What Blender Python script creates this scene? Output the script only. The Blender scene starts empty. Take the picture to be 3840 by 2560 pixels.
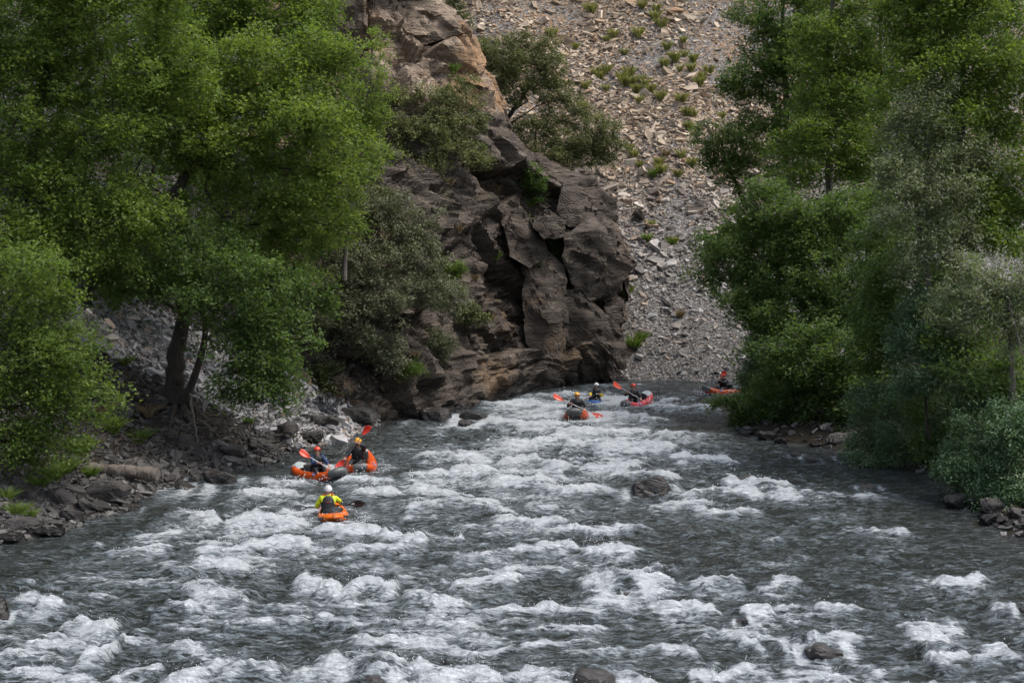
import bpy, bmesh, math, random
import numpy as np
from mathutils import Vector, Matrix, Quaternion
from mathutils.bvhtree import BVHTree

SC = bpy.context.scene
COL = SC.collection

# ------------------------------------------------------------------ camera
LENS = 55.0
FPX = 3840 * LENS / 36.0            # focal length in photo pixels
CAM_H = 8.7                         # height above the water
PITCH = math.atan(490 / FPX)        # looking slightly down
cam_data = bpy.data.cameras.new('camera')
cam_data.lens = LENS
cam_data.sensor_width = 36.0
cam_data.clip_end = 3000
cam = bpy.data.objects.new('camera', cam_data)
COL.objects.link(cam)
cam.location = (0, 0, CAM_H)
cam.rotation_euler = (math.pi / 2 - PITCH, 0, 0)
SC.camera = cam

# ------------------------------------------------------------------ light
SUN_EL, SUN_AZ = math.radians(64), math.radians(95)     # azimuth from +Y towards +X
world = bpy.data.worlds.new('World')
SC.world = world
world.use_nodes = True
wn = world.node_tree
wn.nodes.clear()
sky = wn.nodes.new('ShaderNodeTexSky')
sky.sky_type = 'NISHITA'
sky.sun_disc = False
sky.sun_elevation = SUN_EL
sky.sun_rotation = SUN_AZ
sky.dust_density = 4.0
sky.air_density = 1.0
hsv = wn.nodes.new('ShaderNodeHueSaturation')          # thin cloud cover: a paler sky
hsv.inputs['Saturation'].default_value = 0.7
bg = wn.nodes.new('ShaderNodeBackground')
bg.inputs['Strength'].default_value = 0.15
wo = wn.nodes.new('ShaderNodeOutputWorld')
wn.links.new(sky.outputs[0], hsv.inputs['Color'])
wn.links.new(hsv.outputs[0], bg.inputs['Color'])
wn.links.new(bg.outputs[0], wo.inputs['Surface'])

sl = bpy.data.lights.new('sun', 'SUN')
sl.energy = 0.85
sl.angle = math.radians(28)
sl.color = (1.0, 0.96, 0.90)
sun = bpy.data.objects.new('sun', sl)
COL.objects.link(sun)
sd = Vector((math.cos(SUN_EL) * math.sin(SUN_AZ), math.cos(SUN_EL) * math.cos(SUN_AZ), math.sin(SUN_EL)))
sun.rotation_euler = sd.to_track_quat('Z', 'Y').to_euler()
sun.location = (0, 0, 80)

SC.view_settings.view_transform = 'Standard'
SC.view_settings.look = 'None'
SC.view_settings.exposure = 1.06
SC.view_settings.gamma = 1.0
SC.cycles.use_denoising = True
SC.cycles.use_adaptive_sampling = True
SC.cycles.adaptive_threshold = 0.03
SC.cycles.max_bounces = 6
SC.cycles.diffuse_bounces = 3
SC.cycles.glossy_bounces = 3
SC.cycles.transmission_bounces = 3
SC.cycles.transparent_max_bounces = 4

# ------------------------------------------------------------------ helpers
def ray(px, py):
    u, v = (px - 1920) / FPX, (1280 - py) / FPX
    c, s = math.cos(PITCH), math.sin(PITCH)
    return Vector((u, c + v * s, -s + v * c))

def at(px, py, Y):
    """point of the place seen at photo pixel (px,py) at distance Y along the river"""
    r = ray(px, py)
    p = r * (Y / r.y)
    return Vector((p.x, p.y, p.z + CAM_H))

def ground(px, py, z=0.0):
    r = ray(px, py)
    t = (z - CAM_H) / r.z
    p = r * t
    return Vector((p.x, p.y, z))

def ppm(Y):
    return FPX / Y

def tag(o, label=None, cat=None, group=None, kind=None):
    if label: o['label'] = label
    if cat: o['category'] = cat
    if group: o['group'] = group
    if kind: o['kind'] = kind
    return o

def np_mesh(name, verts, faces, mats=(), smooth=False, attrs=None, midx=None):
    """faces: (N,k) int array; k the same for all"""
    verts = np.asarray(verts, np.float32)
    faces = np.asarray(faces, np.int32)
    me = bpy.data.meshes.new(name)
    me.vertices.add(len(verts))
    me.vertices.foreach_set('co', verts.ravel())
    n, k = faces.shape
    me.loops.add(n * k)
    me.loops.foreach_set('vertex_index', faces.ravel())
    me.polygons.add(n)
    me.polygons.foreach_set('loop_start', np.arange(0, n * k, k, dtype=np.int32))
    me.polygons.foreach_set('use_smooth', np.full(n, bool(smooth)))
    if midx is not None:
        me.polygons.foreach_set('material_index', np.asarray(midx, np.int32))
    me.update(calc_edges=True)
    for a, (kind, data) in (attrs or {}).items():
        at_ = me.attributes.new(a, kind, 'POINT')
        at_.data.foreach_set('color' if 'COLOR' in kind else 'value', np.asarray(data, np.float32).ravel())
    for m in mats:
        me.materials.append(m)
    return me

def link(name, me, parent=None, loc=None):
    o = bpy.data.objects.new(name, me)
    COL.objects.link(o)
    if parent is not None:
        o.parent = parent
    if loc is not None:
        o.location = loc
    return o

def empty(name, loc=(0, 0, 0)):
    o = bpy.data.objects.new(name, None)
    o.empty_display_size = 0.2
    COL.objects.link(o)
    o.location = loc
    return o

# ---- noise
def _h(ix, iy, iz, seed):
    h = (ix.astype(np.int64) * 374761393 + iy.astype(np.int64) * 668265263 + iz.astype(np.int64) * 2147483647 + seed * 974634777) & 0xffffffff
    h = ((h ^ (h >> 13)) * 1274126177) & 0xffffffff
    h = ((h ^ (h >> 16)) * 2246822519) & 0xffffffff
    return (h ^ (h >> 15)) & 0xffffffff

def hash01(ix, iy, iz, seed=0):
    return _h(np.asarray(ix), np.asarray(iy), np.asarray(iz), seed) / 4294967295.0

def noise3(x, y, z, seed=0):
    """value-gradient noise about -1..1"""
    x, y, z = np.broadcast_arrays(np.asarray(x, float), np.asarray(y, float), np.asarray(z, float))
    ix, iy, iz = np.floor(x).astype(np.int64), np.floor(y).astype(np.int64), np.floor(z).astype(np.int64)
    fx, fy, fz = x - ix, y - iy, z - iz
    ux, uy, uz = [f * f * f * (f * (f * 6 - 15) + 10) for f in (fx, fy, fz)]
    out = 0
    for dx in (0, 1):
        for dy in (0, 1):
            for dz in (0, 1):
                h = _h(ix + dx, iy + dy, iz + dz, seed)
                gx = (h & 1023) / 511.5 - 1
                gy = ((h >> 10) & 1023) / 511.5 - 1
                gz = ((h >> 20) & 1023) / 511.5 - 1
                w = (ux if dx else 1 - ux) * (uy if dy else 1 - uy) * (uz if dz else 1 - uz)
                out = out + w * (gx * (fx - dx) + gy * (fy - dy) + gz * (fz - dz))
    return out * 1.5

def noise2(x, y, seed=0):
    x, y = np.broadcast_arrays(np.asarray(x, float), np.asarray(y, float))
    ix, iy = np.floor(x).astype(np.int64), np.floor(y).astype(np.int64)
    fx, fy = x - ix, y - iy
    ux, uy = [f * f * f * (f * (f * 6 - 15) + 10) for f in (fx, fy)]
    out = 0
    zero = np.zeros_like(ix)
    for dx in (0, 1):
        for dy in (0, 1):
            h = _h(ix + dx, iy + dy, zero, seed)
            a = (h & 65535) * (2 * math.pi / 65536)
            w = (ux if dx else 1 - ux) * (uy if dy else 1 - uy)
            out = out + w * (np.cos(a) * (fx - dx) + np.sin(a) * (fy - dy))
    return out * 1.6

def fbm3(x, y, z, oct=4, seed=0, gain=0.5):
    s, a, f = 0, 1.0, 1.0
    for i in range(oct):
        s = s + a * noise3(x * f, y * f, z * f, seed + i * 17)
        a *= gain; f *= 2.03
    return s

def fbm2(x, y, oct=4, seed=0, gain=0.5):
    s, a, f = 0, 1.0, 1.0
    for i in range(oct):
        s = s + a * noise2(x * f, y * f, seed + i * 17)
        a *= gain; f *= 2.03
    return s

def cells3(p, seed=0):
    """voronoi: id hash in 0..1 of the nearest cell, and the distance gap to the second nearest"""
    ip = np.floor(p).astype(np.int64)
    d1 = np.full(len(p), 9e9); d2 = d1.copy(); cid = np.zeros(len(p)); tilt = np.zeros(len(p))
    for dx in (-1, 0, 1):
        for dy in (-1, 0, 1):
            for dz in (-1, 0, 1):
                c = ip + (dx, dy, dz)
                j = np.stack([hash01(c[:, 0], c[:, 1], c[:, 2], seed + k) for k in (1, 2, 3)], 1)
                d = ((c + j - p) ** 2).sum(1)
                idh = hash01(c[:, 0], c[:, 1], c[:, 2], seed + 9)
                new = d < d1
                d2 = np.where(new, d1, np.minimum(d2, d))
                cid = np.where(new, idh, cid)
                tv = np.stack([hash01(c[:, 0], c[:, 1], c[:, 2], seed + k) for k in (21, 22, 23)], 1) * 2 - 1
                tilt = np.where(new, ((p - c - j) * tv).sum(1), tilt)
                d1 = np.where(new, d, d1)
    return cid, np.sqrt(d2) - np.sqrt(d1), tilt

def sstep(a, b, x):
    t = np.clip((x - a) / (b - a), 0, 1)
    return t * t * (3 - 2 * t)

def grid_faces(nr, nc):
    i = np.arange(nr * nc).reshape(nr, nc)
    return np.stack([i[:-1, :-1].ravel(), i[:-1, 1:].ravel(), i[1:, 1:].ravel(), i[1:, :-1].ravel()], 1)

def grid_normals(P):
    du = np.gradient(P, axis=1); dv = np.gradient(P, axis=0)
    n = np.cross(du, dv)
    return n / (np.linalg.norm(n, axis=2, keepdims=True) + 1e-9)

# ------------------------------------------------------------------ materials
class MT:
    def __init__(self, name):
        self.m = bpy.data.materials.new(name)
        self.m.use_nodes = True
        self.t = self.m.node_tree
        self.t.nodes.clear()
        self.out = self.n('OutputMaterial')
        self.b = self.n('BsdfPrincipled')
        self.l(self.b.outputs[0], self.out.inputs['Surface'])
    def n(self, kind, **kw):
        nd = self.t.nodes.new('ShaderNode' + kind)
        for k, v in kw.items():
            setattr(nd, k, v)
        return nd
    def l(self, a, b):
        self.t.links.new(a, b)
    def val(self, x, sock):
        if hasattr(x, 'is_output'): self.l(x, sock)
        else: sock.default_value = x
    def math(self, op, a, b=0.0, c=None, clamp=False):
        nd = self.n('Math', operation=op); nd.use_clamp = clamp
        self.val(a, nd.inputs[0]); self.val(b, nd.inputs[1])
        if c is not None: self.val(c, nd.inputs[2])
        return nd.outputs[0]
    def mix(self, f, a, b, mode='MIX'):
        nd = self.n('Mix', data_type='RGBA', blend_type=mode)
        self.val(f, nd.inputs[0]); 
        for x, s in ((a, nd.inputs[6]), (b, nd.inputs[7])):
            if hasattr(x, 'is_output'): self.l(x, s)
            else: s.default_value = (*x, 1) if len(x) == 3 else x
        return nd.outputs[2]
    def coord(self, scale=(1, 1, 1), rot=(0, 0, 0), kind='Object', loc=(0, 0, 0)):
        tc = self.n('TexCoord'); mp = self.n('Mapping')
        self.l(tc.outputs[kind], mp.inputs[0])
        mp.inputs['Scale'].default_value = scale
        mp.inputs['Rotation'].default_value = rot
        mp.inputs['Location'].default_value = loc
        return mp.outputs[0]
    def noise(self, co, scale, detail=4, rough=0.55, dist=0.0):
        nd = self.n('TexNoise')
        self.l(co, nd.inputs['Vector'])
        nd.inputs['Scale'].default_value = scale
        nd.inputs['Detail'].default_value = detail
        nd.inputs['Roughness'].default_value = rough
        nd.inputs['Distortion'].default_value = dist
        return nd.outputs['Fac']
    def voro(self, co, scale, feature='F1', out='Distance'):
        nd = self.n('TexVoronoi', feature=feature)
        self.l(co, nd.inputs['Vector'])
        nd.inputs['Scale'].default_value = scale
        return nd.outputs[out]
    def ramp(self, f, stops):
        nd = self.n('ValToRGB')
        self.l(f, nd.inputs[0])
        e = nd.color_ramp.elements
        while len(e) < len(stops): e.new(0.5)
        for el, (p, c) in zip(e, stops):
            el.position = p
            el.color = (*c, 1) if len(c) == 3 else c
        return nd.outputs[0]
    def smooth(self, f, a, b, lo=0.0, hi=1.0):
        nd = self.n('MapRange', interpolation_type='SMOOTHSTEP')
        self.val(f, nd.inputs[0])
        nd.inputs[1].default_value = a; nd.inputs[2].default_value = b
        nd.inputs[3].default_value = lo; nd.inputs[4].default_value = hi
        return nd.outputs[0]
    def bump(self, h, strength=0.5, dist=0.1, prev=None):
        nd = self.n('Bump')
        nd.inputs['Strength'].default_value = strength
        nd.inputs['Distance'].default_value = dist
        self.l(h, nd.inputs['Height'])
        if prev is not None: self.l(prev, nd.inputs['Normal'])
        return nd.outputs[0]
    def attr(self, name, out='Fac'):
        nd = self.n('Attribute', attribute_name=name)
        return nd.outputs[out]
    def objrand(self):
        return self.n('ObjectInfo').outputs['Random']
    def set(self, **kw):
        for k, v in kw.items():
            s = self.b.inputs[k.replace('_', ' ')]
            if hasattr(v, 'is_output'): self.l(v, s)
            elif isinstance(v, tuple) and len(v) == 3: s.default_value = (*v, 1)
            else: s.default_value = v
        return self

STRATA_ROT = (math.radians(20), math.radians(38), 0)

def rock_material(name, dark, mid, light, tan, wet=False, up=0.0, tan_lo=0.55, bumpd=0.12, lichen=0.45):
    k = MT(name)
    co = k.coord()
    st = k.coord(scale=(0.35, 0.6, 3.2), rot=STRATA_ROT)
    big = k.noise(co, 0.22, 4, 0.6)
    med = k.noise(st, 0.9, 8, 0.62, 0.4)
    fin = k.noise(st, 5.0, 6, 0.65)
    spk = k.noise(co, 9.0, 5, 0.7)
    c = k.ramp(med, [(0.28, dark), (0.5, mid), (0.72, light)])
    c = k.mix(k.smooth(k.math('ADD', big, k.math('MULTIPLY', k.math('SUBTRACT', fin, 0.5), 0.35)), tan_lo, tan_lo + 0.13), c, tan)
    c = k.mix(k.smooth(spk, 0.62, 0.74, 0, lichen), c, (0.36, 0.35, 0.33))      # pale lichen specks
    vstain = k.noise(k.coord(scale=(0.9, 0.9, 0.12)), 0.8, 5, 0.6)
    c = k.mix(k.smooth(vstain, 0.52, 0.68, 0, 0.55), c, tuple(x * 0.55 for x in dark))   # dark seep streaks
    h = k.math('ADD', k.math('MULTIPLY', med, 1.0), k.math('ADD', k.math('MULTIPLY', fin, 0.45), k.math('MULTIPLY', spk, 0.2)))
    warp = k.n('VectorMath', operation='ADD'); k.l(k.coord(scale=(0.5, 0.5, 1.5), rot=STRATA_ROT), warp.inputs[0])
    nz = k.n('TexNoise'); nz.inputs['Scale'].default_value = 0.9; nz.inputs['Detail'].default_value = 3; k.l(co, nz.inputs['Vector']); k.l(nz.outputs['Color'], warp.inputs[1])
    crack = k.voro(warp.outputs[0], 1.2, 'DISTANCE_TO_EDGE')
    crack2 = k.voro(warp.outputs[0], 3.4, 'DISTANCE_TO_EDGE')
    h = k.math('ADD', h, k.math('ADD', k.math('MULTIPLY', k.smooth(crack, 0.0, 0.06), 0.5), k.math('MULTIPLY', k.smooth(crack2, 0.0, 0.09), 0.25)))
    k.set(Base_Color=c, Roughness=0.82, Normal=k.bump(h, 0.9, bumpd))
    k.b.inputs['Specular IOR Level'].default_value = 0.25
    if wet:
        geo = k.n('NewGeometry'); sep = k.n('SeparateXYZ')
        k.l(geo.outputs['Position'], sep.inputs[0])
        wl = k.smooth(k.math('ADD', sep.outputs['Z'], k.math('MULTIPLY', k.math('SUBTRACT', med, 0.5), 0.5)), 0.1, 0.55, 1, 0)
        k.set(Base_Color=k.mix(wl, c, tuple(x * 0.35 for x in dark)))
        k.set(Roughness=k.math('SUBTRACT', 0.82, k.math('MULTIPLY', wl, 0.55)))
    return k.m

M = {}
M['cliff'] = rock_material('cliff_rock', (0.024, 0.019, 0.015), (0.072, 0.057, 0.044), (0.155, 0.128, 0.102), (0.165, 0.112, 0.066), wet=True)  # dark patina, darkened further to hold the lower cliff's shade
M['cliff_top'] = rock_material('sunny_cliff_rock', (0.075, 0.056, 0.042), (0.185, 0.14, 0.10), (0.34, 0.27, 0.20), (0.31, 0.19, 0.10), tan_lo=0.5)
M['boulder'] = rock_material('river_boulder_rock', (0.010, 0.009, 0.008), (0.026, 0.023, 0.020), (0.055, 0.05, 0.045), (0.05, 0.04, 0.03), wet=False, bumpd=0.05, lichen=0.0)
for nd in M['boulder'].node_tree.nodes:
    if nd.type == 'BSDF_PRINCIPLED':          # soaked by the splash
        nd.inputs['Roughness'].default_value = 0.42
        nd.inputs['Specular IOR Level'].default_value = 0.35
M['shore_rock'] = rock_material('shore_rock', (0.022, 0.02, 0.019), (0.052, 0.048, 0.044), (0.10, 0.095, 0.09), (0.08, 0.062, 0.046), wet=True, bumpd=0.05)

def stone_material(name, per_object, palette):
    k = MT(name)
    r = k.objrand() if per_object else k.attr('tint')
    co = k.coord()
    n = k.noise(co, 3.0, 5, 0.6)
    st = k.noise(k.coord(scale=(1, 1, 6)), 2.5, 5, 0.6)
    c = k.ramp(r, palette)
    if 'slate_piece' == name or 'slate_rubble' == name:      # higher beds browner stone; low ones greyer, with shade put into their colour
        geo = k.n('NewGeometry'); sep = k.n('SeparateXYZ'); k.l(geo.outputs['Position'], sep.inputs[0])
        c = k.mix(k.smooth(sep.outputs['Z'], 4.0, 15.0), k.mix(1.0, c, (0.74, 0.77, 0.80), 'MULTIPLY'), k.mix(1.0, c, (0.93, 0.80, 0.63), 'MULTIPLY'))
    c = k.mix(0.5, c, k.ramp(n, [(0.3, (0.45, 0.42, 0.40)), (0.7, (1.25, 1.2, 1.15))]), 'MULTIPLY')
    k.set(Base_Color=c, Roughness=0.8, Normal=k.bump(k.math('ADD', n, st), 0.6, 0.03))
    k.b.inputs['Specular IOR Level'].default_value = 0.3
    return k.m

SCREE_PAL = [(0.0, (0.11, 0.095, 0.085)), (0.25, (0.23, 0.205, 0.18)), (0.5, (0.35, 0.325, 0.295)), (0.58, (0.30, 0.22, 0.155)), (0.68, (0.44, 0.415, 0.385)), (1.0, (0.58, 0.56, 0.53))]
BANK_PAL = [(0.0, (0.08, 0.079, 0.078)), (0.3, (0.19, 0.19, 0.19)), (0.6, (0.33, 0.33, 0.335)), (0.85, (0.43, 0.425, 0.42)), (0.93, (0.26, 0.18, 0.12)), (1.0, (0.5, 0.49, 0.48))]
DARK_PAL = [(0.0, (0.02, 0.019, 0.018)), (0.4, (0.05, 0.047, 0.044)), (0.8, (0.10, 0.096, 0.09)), (1.0, (0.17, 0.165, 0.16))]
M['dark_part'] = stone_material('dark_river_stone', True, DARK_PAL)
M['dark_stuff'] = stone_material('dark_river_rubble', False, DARK_PAL)
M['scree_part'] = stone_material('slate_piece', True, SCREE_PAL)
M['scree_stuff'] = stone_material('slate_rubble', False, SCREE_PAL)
M['bank_part'] = stone_material('grey_slate_piece', True, BANK_PAL)
M['bank_stuff'] = stone_material('grey_slate_rubble', False, BANK_PAL)

def soil_material(name, a, b, c2, scale=0.5, bumpd=0.1):
    k = MT(name)
    co = k.coord()
    n = k.noise(co, scale, 8, 0.62); f = k.noise(co, 9.0, 6, 0.7)
    g = k.voro(co, 7.0, 'F1')
    c = k.ramp(n, [(0.3, a), (0.5, b), (0.7, c2)])
    c = k.mix(0.6, c, k.ramp(f, [(0.3, (0.4, 0.4, 0.4)), (0.7, (1.3, 1.3, 1.3))]), 'MULTIPLY')
    k.set(Base_Color=c, Roughness=0.95, Normal=k.bump(k.math('ADD', f, k.math('MULTIPLY', g, 0.5)), 0.8, bumpd))
    k.b.inputs['Specular IOR Level'].default_value = 0.1
    return k.m
def scree_ground(name='scree_ground', lo=(0.15, 0.145, 0.14), hi_c=(0.26, 0.17, 0.10), chips=((0.085, 0.08, 0.074), (0.20, 0.185, 0.168), (0.38, 0.36, 0.335)), cov=0.0):
    k = MT(name)
    co = k.coord()
    geo = k.n('NewGeometry'); sep = k.n('SeparateXYZ'); k.l(geo.outputs['Position'], sep.inputs[0])
    n = k.noise(co, 0.16, 6, 0.6); f = k.noise(co, 14.0, 5, 0.7)
    hi = k.smooth(k.math('ADD', sep.outputs['Z'], k.math('MULTIPLY', k.math('SUBTRACT', n, 0.5), 14.0)), 6.0, 16.0)
    soil = k.mix(hi, lo, hi_c)
    cell = k.voro(k.coord(scale=(1, 1, 1.6)), 6.5, 'F1', 'Color')
    sx = k.n('SeparateColor'); k.l(cell, sx.inputs[0])
    chip = k.ramp(sx.outputs[0], [(0.0, chips[0]), (0.4, chips[1]), (1.0, chips[2])])
    cover = k.smooth(k.math('ADD', sx.outputs[1], k.math('MULTIPLY', k.math('SUBTRACT', n, 0.5), 2.0)), 0.25 + cov, 0.35 + cov)
    c = k.mix(cover, soil, chip)
    c = k.mix(0.5, c, k.ramp(f, [(0.3, (0.5, 0.5, 0.5)), (0.7, (1.3, 1.3, 1.3))]), 'MULTIPLY')
    ed = k.voro(k.coord(scale=(1, 1, 1.6)), 6.5, 'DISTANCE_TO_EDGE')
    k.set(Base_Color=c, Roughness=0.95, Normal=k.bump(k.math('ADD', k.math('MULTIPLY', k.smooth(ed, 0, 0.2), k.math('ADD', 0.3, cover)), k.math('MULTIPLY', f, 0.4)), 1.0, 0.10))
    k.b.inputs['Specular IOR Level'].default_value = 0.1
    return k.m
M['scree_soil'] = scree_ground()
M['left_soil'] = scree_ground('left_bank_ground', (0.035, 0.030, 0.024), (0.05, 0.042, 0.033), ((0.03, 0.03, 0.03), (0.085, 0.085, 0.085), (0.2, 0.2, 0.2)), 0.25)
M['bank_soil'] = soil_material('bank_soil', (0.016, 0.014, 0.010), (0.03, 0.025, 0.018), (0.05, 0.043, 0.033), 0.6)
M['bed'] = soil_material('riverbed_gravel', (0.03, 0.03, 0.022), (0.06, 0.055, 0.04), (0.1, 0.09, 0.07), 0.6)
# ------------------------------------------------------------------ the setting: banks, cliff, scree
def poly_px(pts):
    return [tuple(ground(*p)[:2]) for p in pts]

LEFT_SHORE = [(-16, -30), (-15, 22)] + poly_px([(-60, 2060), (120, 2010), (300, 1955), (470, 1905), (560, 1850), (660, 1800), (820, 1765), (1000, 1735), (1150, 1690), (1290, 1640), (1400, 1600), (1600, 1560), (1830, 1502), (2000, 1452), (2200, 1434), (2330, 1430)])
RIGHT_SHORE = [(17, -30), (15.5, 30)] + poly_px([(3840, 2010), (3700, 1965), (3580, 1895), (3560, 1810), (3330, 1722), (3060, 1668), (2860, 1640), (2790, 1600)]) + [(11.0, 66), (14, 71), (22, 74), (60, 76)]

def dist_poly(X, Y, poly):
    best = np.full(X.shape, 1e9)
    for (x0, y0), (x1, y1) in zip(poly[:-1], poly[1:]):
        dx, dy = x1 - x0, y1 - y0
        t = np.clip(((X - x0) * dx + (Y - y0) * dy) / (dx * dx + dy * dy), 0, 1)
        best = np.minimum(best, np.hypot(X - x0 - t * dx, Y - y0 - t * dy))
    return best

def xs_of(poly, Y):
    ys = np.array([p[1] for p in poly]); xs = np.array([p[0] for p in poly])
    o = np.argsort(ys)
    return np.interp(Y, ys[o], xs[o])

BVH_V, BVH_F = [], []
def add_bvh(P, F):
    b = len(BVH_V)
    BVH_V.extend(map(tuple, P.reshape(-1, 3)))
    BVH_F.extend([tuple(int(i) + b for i in f) for f in F])

def bank_height(X, Y, poly, side):
    d = dist_poly(X, Y, poly)
    inside = (X < xs_of(poly, Y)) if side < 0 else (X > xs_of(poly, Y))
    d = np.where(inside, d, -d)
    if side < 0:
        z = np.where(d < 2.2, d * 0.32, 0.70 + (d - 2.2) * 0.68)
        z = np.where(d > 22, 0.70 + 19.8 * 0.68 + (d - 22) * 0.8, z)
    else:
        z = np.where(d < 2.5, d * 0.35, 0.87 + (d - 2.5) * 0.42)
    z = np.where(d < 0, d * 0.35, z)
    if side < 0:
        z = z - 40 * sstep(-16, -4, X) * sstep(70, 82, Y)
    z = np.maximum(z, -1.6)
    amp = sstep(-1, 5, d) * 0.5 + 0.12
    z = z + amp * fbm2(X * 0.35, Y * 0.35, 5, 5) + 0.10 * fbm2(X * 1.7, Y * 1.7, 3, 9)
    return z

def struct(name, me, **kw):
    return tag(link(name, me), kind='structure', **kw)

# riverbed: the sheet under everything
nb = 60
gx, gy = np.meshgrid(np.linspace(-1500, 1500, nb), np.linspace(-1500, 1500, nb))
P = np.stack([gx, gy, np.full_like(gx, -2.2)], 2)
struct('riverbed', np_mesh('riverbed', P.reshape(-1, 3), grid_faces(nb, nb), [M['bed']]))

# left bank
gx, gy = np.meshgrid(np.concatenate([np.linspace(-110, -32, 30), np.linspace(-31.5, 6, 150)]), np.linspace(12, 115, 200))
gz = bank_height(gx, gy, LEFT_SHORE, -1)
P = np.stack([gx, gy, gz], 2); Fc = grid_faces(*gx.shape)
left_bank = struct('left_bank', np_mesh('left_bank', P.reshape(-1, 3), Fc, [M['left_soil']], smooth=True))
add_bvh(P, Fc)
# right bank
gx, gy = np.meshgrid(np.concatenate([np.linspace(8, 32, 90), np.linspace(33, 110, 25)]), np.linspace(12, 78, 130))
gz = bank_height(gx, gy, RIGHT_SHORE, 1)
P = np.stack([gx, gy, gz], 2); Fc = grid_faces(*gx.shape)
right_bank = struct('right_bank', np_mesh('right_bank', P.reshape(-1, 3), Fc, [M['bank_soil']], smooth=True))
add_bvh(P, Fc)

# scree slope beyond the bend
SCREE_Y0 = ground(2600, 1424).y
def scree_z(X, Y):
    t = Y - SCREE_Y0 - 0.6 * fbm2(X * 0.12, X * 0 + 3.3, 2, 71)
    z = np.where(t < 0, t * 0.5, t * 0.60 + 0.0016 * t * t)
    z = z + sstep(0, 8, t) * (0.7 * fbm2(X * 0.09, Y * 0.09, 3, 33)) + 0.12 * fbm2(X * 0.7, Y * 0.7, 3, 35)
    # two shallow gullies running down
    g = X - 12 - 0.12 * (Y - SCREE_Y0) + 1.2 * noise2(Y * 0.1, Y * 0 + 5, 44)
    z = z - 0.55 * np.exp(-(g / 2.2) ** 2) * sstep(2, 15, t)
    return np.maximum(z, -1.8)
gx, gy = np.meshgrid(np.linspace(-40, 75, 240), np.concatenate([np.linspace(SCREE_Y0 - 5, 140, 170), np.linspace(141, 230, 25)]))
P = np.stack([gx, gy, scree_z(gx, gy)], 2); Fc = grid_faces(*gx.shape)
scree = struct('scree_slope', np_mesh('scree_slope', P.reshape(-1, 3), Fc, [M['scree_soil']], smooth=True))
SCREE_BVH = BVHTree.FromPolygons([tuple(v) for v in P.reshape(-1, 3)], [tuple(map(int, f)) for f in Fc])
add_bvh(P, Fc)

# cliff: columns from the water line up to the crest of the spur
# photo x, y of the foot, y of the crest, distance of the crest
CL = [(960, 1665, -260, 88), (1100, 1642, -220, 84), (1250, 1615, -160, 81), (1400, 1600, -120, 80.5), (1600, 1562, -60, 81.5), (1690, 1538, 40, 82), (1750, 1523, 165, 82), (1845, 1497, 320, 82.5),
      (1880, 1487, 480, 82.5), (1960, 1463, 580, 82.5), (2100, 1440, 655, 82.8), (2230, 1432, 690, 83), (2290, 1430, 790, 83.2), (2325, 1430, 900, 83.4), (2345, 1430, 1040, 83.6)]
NS, NT = 390, 205
WRAP = 24
cl = np.array(CL, float)
cpx = np.linspace(cl[0, 0], cl[-1, 0], NS - WRAP)
def ci(k_, n):
    A_ = np.interp(cpx, cl[:, 0], cl[:, k_])
    for _ in range(n):
        A_ = np.concatenate([A_[:1], (A_[:-2] + 2 * A_[1:-1] + A_[2:]) / 4, A_[-1:]])
    return A_
yf, yt, Yt = ci(1, 40), ci(2, 25), ci(3, 40)
cpx = np.concatenate([cpx, np.full(WRAP, cpx[-1])]); yf = np.concatenate([yf, np.full(WRAP, yf[-1])]); yt = np.concatenate([yt, np.full(WRAP, yt[-1])])
wr_ = np.concatenate([np.zeros(NS - WRAP), np.linspace(0, 1, WRAP + 1)[1:]])
Yt = np.concatenate([Yt, np.full(WRAP, Yt[-1])])
Yf = np.array([ground(x, y).y for x, y in zip(cpx, yf)])
tt = np.linspace(-0.04, 1.18, NT)[:, None]
tc = np.clip(tt, 0, 1)
over = np.clip(tt - 1, 0, 1)
PY = yf[None] + (yt - yf)[None] * tc
PYd = Yf[None] + (Yt - Yf)[None] * tc ** 1.15
cP, sP = math.cos(PITCH), math.sin(PITCH)
U, Vv = (cpx[None] - 1920) / FPX, (1280 - PY) / FPX
ryy = cP + Vv * sP; rzz = -sP + Vv * cP
P = np.stack([U / ryy * PYd, PYd, rzz / ryy * PYd + CAM_H], 2)
P[:, :, 1] += wr_[None] * 9                       # the nose turns the corner
P[:, :, 0] += (wr_ ** 0.5)[None] * 0.5 - wr_[None] * 1.2
P[:, :, 1] += over * 22                           # roll over the crest and down behind
P[:, :, 0] += over * 3
P[:, :, 2] -= over * 26 * (over * 4)
P[:, :, 2] += np.where(tt < 0, tt * 20, 0)
Nn = grid_normals(P)
if Nn[NT // 2, NS // 2, 1] > 0: Nn = -Nn
q = P.reshape(-1, 3)
rot = np.array(Matrix.Rotation(math.radians(-38), 3, 'Y') @ Matrix.Rotation(math.radians(-20), 3, 'X'))
w = q @ rot.T
wr = w + 0.5 * np.stack([fbm3(w[:, 0] * .22, w[:, 1] * .22, w[:, 2] * .22, 2, s) for s in (1, 2, 3)], 1)
c1, e1, t1 = cells3(wr * (0.11, 0.13, 0.26), 11)
c2, e2, t2 = cells3(wr * (0.27, 0.30, 0.66), 23)
c3, e3, t3 = cells3(wr * (0.75, 0.8, 1.9), 37)
disp = 1.7 * (c1 - 0.5) + 2.0 * t1 + 0.75 * (c2 - 0.5) + 0.85 * t2 + 0.34 * (c3 - 0.5) + 0.36 * t3
disp += 0.35 * fbm3(w[:, 0] * .2, w[:, 1] * .2, w[:, 2] * .4, 2, 51)
lay = fbm3(w[:, 0] * .35, w[:, 1] * .35, w[:, 2] * 3.4, 3, 61)
disp += 0.15 * np.tanh(lay * 3.5)
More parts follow.
